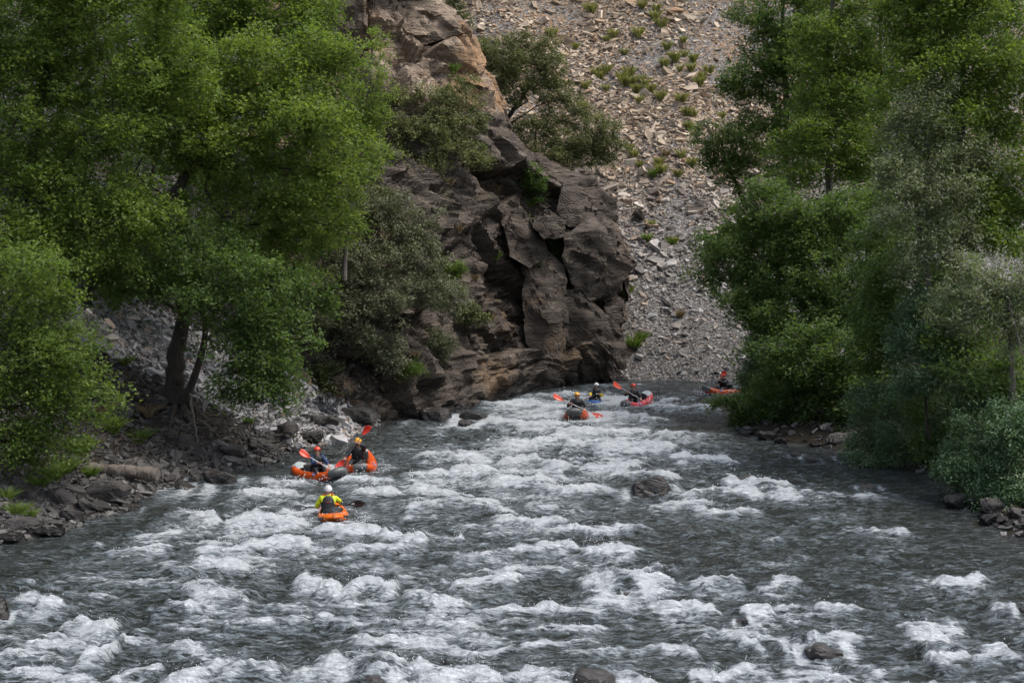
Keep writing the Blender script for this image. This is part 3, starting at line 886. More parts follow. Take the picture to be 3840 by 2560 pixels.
def align(nrm, rng, tilt, spin=None):
    """random rotation whose z axis lies near nrm"""
    z = np.array(nrm, float) + rng.normal(0, tilt, 3)
    z /= np.linalg.norm(z)
    a = rng.uniform(0, 2 * math.pi) if spin is None else spin
    x = np.array([math.cos(a), math.sin(a), 0.0]); x -= z * x.dot(z); x /= np.linalg.norm(x)
    return np.stack([x, np.cross(z, x), z], 1)

def stones(parent, spots, mpart, mstuff, rng, tilt, name='stone', stuffname='rubble', nparts=300, order=None):
    """spots: list of (location, normal, size, tint); the largest become single pieces"""
    spots = sorted(spots, key=lambda s: -(s[4] if len(s) > 4 else s[2]))
    protos = []
    for i, (v, f) in enumerate(PROTO):
        protos.append(np_mesh(name, v, f, [mpart]))
    V, Fq, T = [], [], []
    nv = 0
    for i, s in enumerate(spots):
        loc, nrm, size, tint = s[:4]
        R = align(nrm, rng, tilt)
        k = int(rng.integers(len(PROTO)))
        sv = np.array([size * rng.uniform(.8, 1.25), size * rng.uniform(.7, 1.1), size * rng.uniform(.6, 1.2)])
        if i < nparts:
            o = link(name, protos[k], parent=parent)
            m4 = Matrix([[*(R[r] * sv), loc[r]] for r in range(3)] + [[0, 0, 0, 1]])
            o.matrix_world = m4
        else:
            v, f = PROTO_OPEN[k]
            V.append((v * sv) @ R.T + np.array(loc)); Fq.append(f + nv); nv += len(v)
            T.append(np.full(len(v), tint))
    if V:
        me = np_mesh(stuffname, np.concatenate(V), np.concatenate(Fq), [mstuff], attrs={'tint': ('FLOAT', np.concatenate(T))})
        tag(link(stuffname, me, parent=parent), kind='stuff')

rng = np.random.default_rng(77)
spots = []
def scree_density(px, py):
    # bare orange soil high on the right and in two gullies
    bare = sstep(2350, 2700, px - 0.25 * (450 - py)) * sstep(520, 200, py)
    return 1 - 0.9 * bare
tries = 0
while len(spots) < 26000 and tries < 90000:
    tries += 1
    px, py = rng.uniform(1560, 3050), rng.uniform(-120, 1440)
    if px > 2880 and rng.random() < 0.7: continue
    if py > 450 and px < 1950: continue
    if rng.random() > scree_density(px, py): continue
    loc, nrm = hit(px, py, SCREE_BVH)
    if loc is None or loc.z < -0.2: continue
    if noise2(loc.x * 0.25, loc.y * 0.16, 91) + rng.uniform(-.5, .6) < -0.25 and loc.z > 2: continue    # sandy streaks
    u = rng.random()
    small = 1 - 0.5 * sstep(900, 1250, py)
    size = (0.18 + 0.30 * u ** 2 + (0.75 * rng.random() ** 2 if rng.random() < 0.10 else 0)) * float(small)
    warm = float(sstep(900, 200, py))
    tint = np.clip(rng.beta(1.6, 1.5) * (0.8 + 0.2 * warm), 0, 1)
    spots.append((loc + nrm * size * 0.10, nrm, size, tint, size / loc.y))
# the few big pale slabs on the lower scree
for px, py, s in [(2400, 820, 1.6), (2440, 850, 1.2), (2460, 930, 1.1), (2450, 985, 1.3), (2480, 1005, 1.2), (2510, 995, .9), (2400, 1020, .9), (2500, 1140, .9), (2280, 640, 1.3), (2440, 1190, .7), (2540, 1230, .7), (2400, 1345, .9), (2560, 1330, .6), (2490, 760, .9), (2470, 755, 1.0)]:
    loc, nrm = hit(px, py, SCREE_BVH)
    spots.append((loc + nrm * 0.15, nrm, s, 0.95, 1))
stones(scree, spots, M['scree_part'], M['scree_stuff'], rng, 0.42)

# left bank slate
spots = []; dark = []
tries = 0
while len(spots) < 7000 and tries < 70000:
    tries += 1
    px, py = rng.uniform(-40, 1420), rng.uniform(1050, 2040)
    loc, nrm = hit(px, py)
    if loc is None or loc.z < -0.05 or loc.x > 0 or loc.y > 90: continue
    # the slate tongue runs from the upper left down to the boulders; elsewhere only scattered stones
    up = py - (1130 + (px - 300) * 0.50)
    tongue = sstep(-160, -40, up) * sstep(200, 60, up) if px > 260 else 0
    low = sstep(0.9, 0.4, loc.z) * 0.45
    if rng.random() > max(tongue, low, 0.06): continue
    u = rng.random()
    size = 0.16 + 0.24 * u ** 2 + (0.5 * rng.random() ** 2 if rng.random() < 0.08 and up > -60 else 0)
    (spots if tongue > .3 else dark).append((loc + nrm * size * 0.12, nrm, size, np.clip(rng.beta(1.6, 1.5), 0, 1), size / loc.y))
stones(left_bank, spots, M['bank_part'], M['bank_stuff'], rng, 0.35, nparts=200)
stones(left_bank, dark, M['dark_part'], M['dark_stuff'], rng, 0.35, nparts=100)
# right bank stones
spots = []
tries = 0
while len(spots) < 350 and tries < 9000:
    tries += 1
    px, py = rng.uniform(2700, 3860), rng.uniform(1580, 2010)
    loc, nrm = hit(px, py)
    if loc is None or loc.z < -0.05 or loc.z > 0.8 or loc.x < 0 or loc.y > 78: continue
    size = 0.15 + 0.35 * rng.random() ** 2
    spots.append((loc + nrm * size * 0.12, nrm, size, rng.random() * 0.45, size / loc.y))
stones(right_bank, spots, M['dark_part'], M['dark_stuff'], rng, 0.3)
# ------------------------------------------------------------------ trees
def leaf_material(name, stops, trans=0.35, rough=0.45, spec=0.4):
    k = MT(name)
    t = k.attr('tint')
    c = k.ramp(t, stops)
    k.set(Base_Color=c, Roughness=rough)
    k.b.inputs['Specular IOR Level'].default_value = spec
    tr = k.n('BsdfTranslucent')
    k.l(k.mix(1.0, c, (1.5, 1.55, 0.75), 'MULTIPLY'), tr.inputs['Color'])
    mx = k.n('MixShader'); mx.inputs[0].default_value = trans
    k.l(k.b.outputs[0], mx.inputs[1]); k.l(tr.outputs[0], mx.inputs[2])
    k.l(mx.outputs[0], k.out.inputs['Surface'])
    return k.m
M['poplar'] = leaf_material('poplar_leaf', [(0, (0.046, 0.080, 0.018)), (0.35, (0.084, 0.134, 0.030)), (0.7, (0.138, 0.194, 0.044)), (1, (0.23, 0.275, 0.075))], trans=0.48, rough=0.55, spec=.22)
M['poplar_dark'] = leaf_material('alder_leaf', [(0, (0.042, 0.074, 0.023)), (0.4, (0.075, 0.124, 0.037)), (0.75, (0.122, 0.18, 0.054)), (1, (0.20, 0.25, 0.085))], trans=0.46, rough=0.55, spec=.22)
M['oak'] = leaf_material('holm_oak_leaf', [(0, (0.045, 0.055, 0.021)), (0.4, (0.095, 0.110, 0.043)), (0.75, (0.165, 0.178, 0.072)), (1, (0.26, 0.255, 0.12))], trans=0.2, rough=0.6, spec=.2)
M['grey_oak'] = leaf_material('grey_oak_leaf', [(0, (0.045, 0.053, 0.029)), (0.4, (0.098, 0.110, 0.063)), (0.75, (0.165, 0.178, 0.105)), (1, (0.25, 0.255, 0.15))], trans=0.2, rough=0.6, spec=.2)
M['willow'] = leaf_material('grey_willow_leaf', [(0, (0.065, 0.088, 0.042)), (0.4, (0.13, 0.16, 0.085)), (0.75, (0.21, 0.235, 0.135)), (1, (0.33, 0.34, 0.22))], trans=0.3, rough=0.55, spec=.3)
M['willow_green'] = leaf_material('osier_leaf', [(0, (0.030, 0.068, 0.030)), (0.4, (0.061, 0.115, 0.051)), (0.75, (0.108, 0.176, 0.081)), (1, (0.176, 0.243, 0.121))], trans=0.25, rough=0.5)
M['grassy'] = leaf_material('grass_blade', [(0, (0.10, 0.10, 0.03)), (0.5, (0.20, 0.21, 0.06)), (1, (0.33, 0.32, 0.12))], trans=0.3, rough=0.6)
M['grass_green'] = leaf_material('green_grass_blade', [(0, (0.05, 0.09, 0.015)), (0.5, (0.11, 0.17, 0.03)), (1, (0.2, 0.26, 0.06))], trans=0.3, rough=0.6)
M['dry'] = leaf_material('dry_grass_blade', [(0, (0.10, 0.075, 0.04)), (0.5, (0.21, 0.155, 0.085)), (1, (0.34, 0.26, 0.15))], trans=0.2, rough=0.7)

def bark_material(name, a, b):
    k = MT(name)
    n = k.noise(k.coord(scale=(6, 6, 1.1)), 2.2, 7, 0.65, 0.4)
    c = k.ramp(n, [(0.3, a), (0.7, b)])
    k.set(Base_Color=c, Roughness=0.9, Normal=k.bump(n, 1.0, 0.06))
    return k.m
M['bark'] = bark_material('dark_bark', (0.018, 0.014, 0.010), (0.065, 0.052, 0.040))
M['pale_bark'] = bark_material('pale_bark', (0.06, 0.052, 0.042), (0.17, 0.15, 0.125))
M['driftwood'] = bark_material('driftwood', (0.05, 0.04, 0.03), (0.17, 0.14, 0.11))
M['weathered'] = bark_material('weathered_log', (0.045, 0.036, 0.028), (0.20, 0.17, 0.14))

def tube_edges(A, B, ra, rb, sides=5):
    """frustums for many edges at once -> verts, quads"""
    A, B = np.asarray(A, float), np.asarray(B, float)
    ra, rb = np.asarray(ra, float), np.asarray(rb, float)
    d = B - A
    d /= np.linalg.norm(d, axis=1, keepdims=True) + 1e-9
    ref = np.where(np.abs(d[:, 2:3]) > 0.9, np.array([[1.0, 0, 0]]), np.array([[0, 0, 1.0]]))
    u = np.cross(d, ref); u /= np.linalg.norm(u, axis=1, keepdims=True) + 1e-9
    v = np.cross(d, u)
    th = np.linspace(0, 2 * math.pi, sides, endpoint=False)
    ring = np.cos(th)[None, :, None] * u[:, None] + np.sin(th)[None, :, None] * v[:, None]
    VA = A[:, None] + ring * ra[:, None, None]
    VB = B[:, None] + d[:, None] * (rb * 0.3)[:, None, None] + ring * rb[:, None, None]
    V = np.concatenate([VA, VB], 1).reshape(-1, 3)
    base = (np.arange(len(A)) * 2 * sides)[:, None]
    i = np.arange(sides)[None]; j = (i + 1) % sides
    F_ = np.stack([base + i, base + j, base + sides + j, base + sides + i], 2).reshape(-1, 4)
    return V, F_

def tube_path(pts, radii, sides=8):
    """one continuous tapered tube with capped ends"""
    pts = np.asarray(pts, float); n = len(pts)
    d = np.gradient(pts, axis=0); d /= np.linalg.norm(d, axis=1, keepdims=True) + 1e-9
    u = np.cross(d[0], (0.3, 0.2, 0.9)); u /= np.linalg.norm(u)
    V = []
    for i in range(n):
        u = u - d[i] * u.dot(d[i]); u /= np.linalg.norm(u); v = np.cross(d[i], u)
        for t in np.linspace(0, 2 * math.pi, sides, endpoint=False):
            V.append(pts[i] + radii[i] * (math.cos(t) * u + math.sin(t) * v))
    F_ = []
    for i in range(n - 1):
        for s in range(sides):
            s2 = (s + 1) % sides
            F_.append((i * sides + s, i * sides + s2, (i + 1) * sides + s2, (i + 1) * sides + s))
    return np.array(V), np.array(F_)

def spline(pts, n):
    pts = np.asarray(pts, float)
    t = np.linspace(0, len(pts) - 1, n)
    out = np.stack([np.interp(t, np.arange(len(pts)), pts[:, k]) for k in range(3)], 1)
    for _ in range(max(1, n // len(pts))):
        out[1:-1] = (out[:-2] + 2 * out[1:-1] + out[2:]) / 4
    return out

def leaf_blades(C, D, rng, ln, wd, droop=0.15, up=0.7):
    """C centres, D shoot directions; returns the deltoid leaves, one triangle each"""
    n = len(C)
    nrm = rng.normal(size=(n, 3)); nrm[:, 2] = np.abs(nrm[:, 2]) * 1.0 + up
    nrm /= np.linalg.norm(nrm, axis=1, keepdims=True)
    a = D * 0.6 + rng.normal(size=(n, 3)) * 0.7; a[:, 2] -= droop
    a -= nrm * (a * nrm).sum(1, keepdims=True)
    a /= np.linalg.norm(a, axis=1, keepdims=True) + 1e-9
    b = np.cross(nrm, a)
    s = rng.uniform(0.7, 1.25, (n, 1))
    l, w_ = ln * s * 0.5, wd * s * 0.5
    sk = rng.uniform(-.4, .4, (n, 1))
    V = np.stack([C - a * l * (0.8 + sk) + b * w_, C + a * l, C - a * l * (0.8 - sk) - b * w_], 1).reshape(-1, 3)
    return V, np.arange(3 * n).reshape(n, 3)

def crown(lobes, rng, leaf, lai, rc, per, shell=0.35, tint0=0.5, tvar=0.18, up=0.7, flat=0.7):
    """returns clump centres and the leaf mesh arrays. lobes: (centre, radii)"""
    area = 0.5 * leaf[0] * leaf[1]
    CL = []
    for c, r in lobes:
        n = max(3, int(lai * math.pi * r[0] * r[2] / area / per))
        v = rng.normal(size=(n, 3)); v /= np.linalg.norm(v, axis=1, keepdims=True)
        rad = (shell + (1 - shell) * rng.random((n, 1)) ** 0.6) * rng.uniform(0.80, 1.16, (n, 1))
        rad = np.where(rng.random((n, 1)) < 0.10, rad * rng.uniform(1.05, 1.35, (n, 1)), rad)
        CL.append(np.concatenate([c + v * rad * r, v, rad], 1))
    CL = np.concatenate(CL)
    gap = noise3(CL[:, 0] * 0.62, CL[:, 1] * 0.62, CL[:, 2] * 0.8, 900) + 0.5 * noise3(CL[:, 0] * 1.5, CL[:, 1] * 1.5, CL[:, 2] * 1.9, 901)
    CL = CL[(gap > -0.36 - 0.5 * rng.random(len(CL)) ** 3) | (rng.random(len(CL)) < 0.12)]
    cen, out = CL[:, :3], CL[:, 3:6]
    nsh = 7
    N = len(cen)
    size = rc * rng.uniform(0.6, 1.35, N)
    # shoots radiating from each clump
    sd_ = rng.normal(size=(N, nsh, 3)) + out[:, None] * 0.8
    sd_[:, :, 2] = sd_[:, :, 2] * flat + 0.15
    sd_ /= np.linalg.norm(sd_, axis=2, keepdims=True)
    m = max(1, per // nsh)
    t = rng.random((N, nsh, m, 1)) ** 0.75
    p = cen[:, None, None] + sd_[:, :, None] * t * size[:, None, None, None] + rng.normal(size=(N, nsh, m, 3)) * (leaf[0] * 0.75)
    D = np.broadcast_to(sd_[:, :, None], p.shape)
    tint = tint0 + rng.normal(0, tvar * 0.6, (N, 1, 1)) + rng.normal(0, tvar, (N, nsh, m)) + 0.10 * (t[..., 0] - 0.5)
    V, F_ = leaf_blades(p.reshape(-1, 3), D.reshape(-1, 3), rng, *leaf, up=up)
    return cen, V, F_, np.repeat(np.clip(tint.ravel(), 0, 1), 3)

def skeleton(trunk_pts, trunk_r, cen, rng, nmax=160, tip=0.012, bend=0.25):
    """limbs from the trunk to the clumps; pipe model for the thickness"""
    nodes = [np.array(p) for p in trunk_pts]
    par = [-1] + list(range(len(nodes) - 1))
    nt = len(nodes)
    pick = cen if len(cen) <= nmax else cen[rng.choice(len(cen), nmax, replace=False)]
    d0 = np.min(np.linalg.norm(pick[:, None] - np.array(nodes)[None], axis=2), 1)
    for c in pick[np.argsort(d0)]:
        A = np.array(nodes)
        dv = c - A
        dist = np.linalg.norm(dv, axis=1)
        cost = dist + np.clip(-dv[:, 2], 0, None) * 0.8
        cost[:max(1, int(nt * 0.3))] += 2.0
        k = int(np.argmin(cost))
        L = dist[k]
        if L < 0.15: continue
        ns = int(np.clip(L / 0.5, 1, 6))
        off = rng.normal(size=3) * L * bend * 0.4 + np.array([0, 0, -L * 0.08])
        prev = k
        for s in range(1, ns + 1):
            t = s / ns
            nodes.append(A[k] + dv[k] * t + off * math.sin(math.pi * t)); par.append(prev); prev = len(nodes) - 1
    n = len(nodes)
    cnt = np.zeros(n)
    has = np.zeros(n, bool)
    for i in range(n):
        if par[i] >= 0: has[par[i]] = True
    cnt[~has] = 1
    for i in range(n - 1, nt - 1, -1): cnt[par[i]] += cnt[i]
    r = tip * np.maximum(cnt, 1) ** 0.55
    A_, B_, ra, rb = [], [], [], []
    for i in range(nt, n):
        p = par[i]
        A_.append(nodes[p]); B_.append(nodes[i]); rb.append(r[i]); ra.append(min(r[p] if p >= nt else r[i] * 1.25, r[i] * 1.6))
    return A_, B_, ra, rb

def make_tree(name, label, cat, group, trunk, tr, lobes_px, leaf, mat, seed, lai=4.0, rc=0.55, per=56, tint0=0.5, tvar=0.13, bark='bark', stems=(), nmax=160, shell=0.35, tip=0.012, up=0.7, base=None, flat=0.7, ragged=3):
    """trunk: [(px,py,Y)...] from the foot up; lobes_px: (px,py,Y,rx_px,ry_px,depth m)"""
    rng = np.random.default_rng(seed)
    tp = [np.array(p if isinstance(p, Vector) else at(*p)) for p in trunk]
    org = Vector(tp[0])
    root = empty(name, org)
    tag(root, label, cat, group)
    lobes = []
    for px, py, Y, rx, ry, rd in lobes_px:
        s = 1 / ppm(Y)
        c0, r0 = np.array(at(px, py, Y)), np.array([rx * s, rd, ry * s])
        lobes.append((c0, r0 * 0.84))
        for _ in range(ragged):                         # boughs breaking the outline
            v = rng.normal(size=3); v[1] = -abs(v[1]) * .6; v /= np.linalg.norm(v)
            q_ = rng.uniform(.26, .48)
            lobes.append((c0 + v * r0 * rng.uniform(.75, 1.12), r0 * q_ * np.array([1.25, 1, .8])))
    cen, V, F_, T = crown(lobes, rng, leaf, lai, rc, per, shell, tint0, tvar, up, flat)
    o3 = np.array(org)
    pts = spline(tp, max(8, len(tp) * 4))
    pts[1:-1] += rng.normal(0, tr * 0.12, (len(pts) - 2, 3))
    rad = np.linspace(tr, tr * 0.35, len(pts)); rad[0] *= 1.35; rad[1] *= 1.12
    tv, tf = tube_path(pts - o3, rad, 10)
    link('trunk', np_mesh('trunk', tv, tf, [M[bark]], smooth=True), parent=root)
    nodes = list(pts[len(pts) // 3:])
    for st, sr in stems:
        sp_ = spline([np.array(p if isinstance(p, Vector) else at(*p)) for p in st], 14)
        tv, tf = tube_path(sp_ - o3, np.linspace(sr, sr * 0.4, len(sp_)), 8)
        link('limb', np_mesh('limb', tv, tf, [M[bark]], smooth=True), parent=root)
        nodes += list(sp_[4:])
    A_, B_, ra, rb = skeleton(nodes, tr, cen, rng, nmax, tip)
    if A_:
        bv, bf = tube_edges(np.array(A_) - o3, np.array(B_) - o3, ra, rb, 5)
        tag(link('branches', np_mesh('branches', bv, bf, [M[bark]], smooth=True), parent=root), kind='stuff')
    me = np_mesh('crown', V - o3, F_, [M[mat]], attrs={'tint': ('FLOAT', T)})
    link('crown', me, parent=root)
    NLEAF.append(len(F_))
    return root
NLEAF = []

PL = (0.125, 0.10)      # poplar leaf
SL = (0.075, 0.055)
OL = (0.095, 0.068)
WL = (0.13, 0.05)
gl, gr = 'riverside trees on the left bank', 'riverside trees on the right bank'
def foot_at(px, py):
    l, n = hit(px, py)
    return l

# --- left bank
make_tree('poplar_tree', 'big poplar at the upper left, its crown filling the corner', 'tree', gl,
  [(60, 1400, 53), (90, 1000, 53), (110, 600, 52.5), (180, 250, 52), (250, -100, 52)], .26,
  [(120, 80, 51.5, 330, 230, 2.5), (80, 420, 51, 300, 240, 2.4), (130, 740, 51, 270, 230, 2.2), (480, 120, 52.5, 270, 220, 2.2), (450, 430, 52, 250, 190, 2.0), (380, 720, 51.5, 260, 170, 1.8), (620, 330, 53, 200, 150, 1.6), (250, -180, 52, 450, 160, 2.4), (520, 800, 51.5, 180, 110, 1.4), (200, 920, 50.5, 230, 110, 1.4), (360, 980, 51, 170, 90, 1.1), (60, 980, 49.5, 200, 110, 1.3)],
  PL, 'poplar', 1, lai=4.2, tint0=.5, nmax=260)
make_tree('poplar_tree', 'leaning poplar with a bent dark trunk in the middle of the left trees', 'tree', gl,
  [(300, 1120, 55), (400, 960, 55), (520, 850, 55), (640, 760, 55), (700, 650, 55), (760, 560, 55), (860, 430, 55.5), (980, 250, 56)], .27,
  [(760, 300, 55.5, 260, 190, 2.0), (1000, 230, 56, 230, 150, 1.8), (1180, 340, 56.5, 190, 150, 1.6), (1010, 480, 55, 260, 170, 2.0), (1240, 520, 56.5, 170, 160, 1.6), (800, 560, 54.5, 200, 150, 1.5), (1080, 690, 55.5, 230, 150, 1.7), (900, 800, 55.5, 230, 130, 1.7), (1190, 820, 57, 130, 160, 1.3), (1090, 960, 57, 150, 110, 1.3), (620, 470, 54, 170, 120, 1.3)],
  PL, 'poplar', 2, lai=4.4, tint0=.6, nmax=240, stems=[([(520, 850, 55), (560, 700, 55.5), (590, 560, 56)], .09), ([(640, 760, 55), (560, 690, 54), (470, 640, 54)], .06)])
make_tree('poplar_tree', 'tall olive-green poplar behind, along the top left of the cliff', 'tree', gl,
  [(700, 900, 62), (720, 500, 62), (800, 150, 62), (880, -150, 62)], .25,
  [(760, 60, 61, 260, 160, 2.2), (1020, 60, 62, 230, 160, 2.0), (1180, 130, 62.5, 110, 150, 1.3), (900, -140, 62, 360, 150, 2.2), (1190, 0, 63, 110, 100, 1.2), (640, 200, 61, 150, 110, 1.4)],
  PL, 'poplar', 3, lai=4.2, tint0=.48, nmax=200, bark='pale_bark')
make_tree('young_poplar', 'slender pale-green young poplar standing against the cliff', 'tree', gl,
  [(1290, 1050, 61), (1310, 700, 61), (1350, 480, 61), (1390, 250, 61), (1405, 130, 61)], .09,
  [(1400, 180, 61, 45, 70, .6), (1380, 300, 61, 80, 90, .9), (1390, 420, 61, 80, 80, .9), (1330, 420, 61, 70, 110, .8), (1350, 560, 60.8, 95, 110, 1.0), (1300, 700, 60.5, 100, 120, 1.0), (1250, 860, 60, 80, 110, .9)],
  (0.095, 0.075), 'poplar', 4, lai=3.2, tint0=.68, rc=.42, nmax=120, bark='pale_bark')
tb = hit(665, 1500)[0]
make_tree('poplar_tree', 'shaded tree with a thick dark double trunk on the slate bank', 'tree', gl,
  [tb + Vector((0, 0, -.3)), (655, 1420, tb.y), (668, 1320, tb.y), (685, 1200, tb.y), (690, 1080, tb.y), (720, 930, tb.y + .3)], .40,
  [(560, 960, 53.5, 220, 130, 1.8), (800, 980, 53, 230, 140, 1.8), (1010, 1080, 53.5, 180, 130, 1.5), (880, 1160, 52.5, 200, 110, 1.5), (1050, 1250, 53, 140, 120, 1.3), (960, 1340, 52.5, 170, 110, 1.4), (1080, 1420, 53, 100, 80, 1.0), (980, 1450, 52.5, 120, 75, 1.0), (880, 1500, 52.3, 80, 45, .8), (480, 1090, 52.5, 130, 80, 1.0), (700, 1090, 54, 150, 90, 1.2)],
  PL, 'poplar_dark', 5, lai=4.0, tint0=.42, nmax=220,
  stems=[([(695, 1500, tb.y - .4), (735, 1400, tb.y - .5), (765, 1300, tb.y - .5), (775, 1220, tb.y - .5), (745, 1120, tb.y - .3), (760, 1020, tb.y)], .15), ([(770, 1280, tb.y - .5), (830, 1230, tb.y - .6), (900, 1200, tb.y - .6)], .06), ([(690, 1180, tb.y), (600, 1120, tb.y - .5), (500, 1080, tb.y - 1)], .08)])
make_tree('leaning_poplar', 'near low poplar hanging over the left bank at the picture edge', 'tree', gl,
  [(-180, 1760, 45), (-120, 1500, 45.2), (-40, 1250, 45.5), (60, 1050, 46)], .2,
  [(60, 1080, 45.5, 240, 150, 1.7), (170, 1230, 45, 170, 130, 1.4), (60, 1330, 44.5, 230, 150, 1.5), (230, 1400, 45, 170, 110, 1.2), (110, 1530, 44.5, 210, 110, 1.3), (370, 1500, 45.5, 130, 60, .8), (60, 1660, 44, 180, 90, 1.1), (200, 1640, 44.5, 130, 60, .8)],
  (0.105, 0.085), 'poplar', 6, lai=3.9, tint0=.42, nmax=200)
make_tree('poplar_tree', 'dark poplar filling the shade behind the left trunks', 'tree', gl,
  [(420, 1250, 60), (440, 1000, 60), (480, 700, 60)], .2,
  [(420, 930, 59.5, 260, 160, 1.8), (300, 1040, 58, 190, 110, 1.4), (640, 880, 60, 230, 150, 1.6), (850, 950, 60, 190, 130, 1.4), (620, 680, 60, 250, 160, 1.7), (1150, 1080, 60.5, 120, 140, 1.2)],
  (0.18, 0.15), 'poplar_dark', 7, lai=3.3, tint0=.4, nmax=120)

# --- holm oaks on the cliff
go = 'holm oaks on the rock'
make_tree('holm_oak', 'large grey-green oak at the foot of the cliff beside the left trees', 'tree', go,
  [(1310, 1330, 63.8), (1310, 1260, 63.8), (1330, 1150, 64), (1370, 1020, 64.5), (1430, 900, 65)], .24,
  [(1330, 800, 64.5, 110, 110, 1.2), (1280, 950, 64, 120, 130, 1.3), (1430, 860, 65, 140, 100, 1.3), (1540, 850, 65.5, 110, 70, 1.0), (1400, 990, 64, 150, 100, 1.4), (1560, 960, 65, 110, 90, 1.1), (1260, 1110, 63, 110, 110, 1.2), (1450, 1100, 63.5, 140, 90, 1.2), (1600, 1060, 65, 110, 80, 1.0), (1380, 1190, 63, 130, 80, 1.1), (1250, 1240, 62.5, 80, 70, .8), (1690, 1120, 66, 75, 60, .8), (1450, 1310, 63.5, 80, 70, .8), (1170, 1190, 62, 70, 130, .9)],
  OL, 'grey_oak', 11, lai=5.2, rc=.40, per=70, shell=.45, tint0=.5, nmax=240, stems=[([(1315, 1290, 63.8), (1390, 1200, 63.4), (1480, 1120, 63.4), (1560, 1080, 64)], .11), ([(1330, 1150, 64), (1440, 1000, 64), (1530, 960, 64.5)], .08), ([(1312, 1300, 63.8), (1360, 1230, 63), (1390, 1150, 62.8)], .09)])
make_tree('holm_oak', 'olive oak growing out of the cliff face in front of the bare crest', 'tree', go,
  [(1560, 720, 75), (1555, 660, 75), (1570, 560, 75), (1600, 460, 75.3)], .2,
  [(1490, 400, 75, 70, 70, 1.1), (1590, 370, 75.5, 110, 60, 1.3), (1720, 370, 76, 85, 60, 1.2), (1500, 510, 74.5, 80, 70, 1.2), (1620, 500, 74.5, 110, 70, 1.4), (1740, 480, 75.5, 90, 50, 1.1), (1560, 620, 74, 110, 60, 1.2), (1680, 580, 74.5, 90, 50, 1.1), (1790, 590, 75.2, 65, 45, .9), (1600, 680, 74, 60, 45, .8), (1440, 640, 73.5, 50, 60, .8), (1460, 560, 74, 60, 60, .8)],
  OL, 'oak', 12, lai=5.2, rc=.40, per=70, shell=.45, tint0=.55, nmax=200, stems=[([(1560, 680, 75), (1650, 620, 74.7), (1740, 560, 75)], .09), ([(1760, 650, 75.5), (1780, 620, 75.4), (1815, 600, 75.4)], .05)])
make_tree('holm_oak', 'broad oak with black stems behind the crest of the spur', 'tree', go,
  [(1880, 480, 86.5), (1910, 430, 86.5), (1960, 370, 86.5), (2000, 290, 86.5)], .17,
  [(1800, 200, 86, 70, 60, 1.1), (1900, 190, 86.5, 90, 60, 1.3), (2020, 190, 86.5, 80, 50, 1.2), (1850, 290, 86, 80, 65, 1.2), (1990, 270, 86, 120, 70, 1.5), (2080, 270, 86.5, 60, 60, 1.0), (1900, 350, 86, 80, 40, 1.0), (2060, 350, 86, 100, 45, 1.2), (2110, 420, 86, 95, 55, 1.1), (2000, 500, 85.5, 110, 45, 1.2), (2110, 520, 85.3, 110, 50, 1.2), (1950, 570, 85, 90, 40, 1.0), (2060, 590, 85, 90, 35, 1.0)],
  OL, 'oak', 13, lai=5.2, rc=.40, per=70, shell=.45, tint0=.48, nmax=220, stems=[([(1895, 450, 86), (1930, 410, 85.9), (1980, 380, 85.9)], .08), ([(1905, 470, 86), (1950, 440, 85.8), (2010, 400, 85.8)], .08), ([(1850, 300, 86.3), (1930, 265, 86), (1990, 245, 86)], .07), ([(1900, 560, 85.4), (1960, 555, 85.2), (2040, 560, 85)], .06)])
make_tree('holm_oak', 'round oak at the right end of the spur against pale scree', 'tree', go,
  [(2230, 600, 85.6), (2225, 550, 85.6), (2220, 480, 85.6)], .09,
  [(2210, 480, 85.6, 80, 50, 1.0), (2270, 540, 85.5, 60, 60, .9), (2190, 560, 85.3, 80, 50, .9), (2270, 590, 85.4, 50, 30, .6), (2130, 610, 85, 70, 30, .8)],
  OL, 'oak', 14, lai=5.0, rc=.40, per=70, shell=.45, tint0=.52, nmax=90)
make_tree('holm_oak', 'small dark oak beside the capstone at the top', 'tree', go,
  [(1700, 120, 87), (1705, 60, 87), (1700, -20, 87)], .08,
  [(1660, -20, 87, 70, 50, .9), (1700, 40, 87, 40, 40, .6), (1735, 90, 87, 30, 50, .5)],
  OL, 'oak', 15, lai=4.5, rc=.40, per=70, shell=.45, tint0=.4, nmax=60)

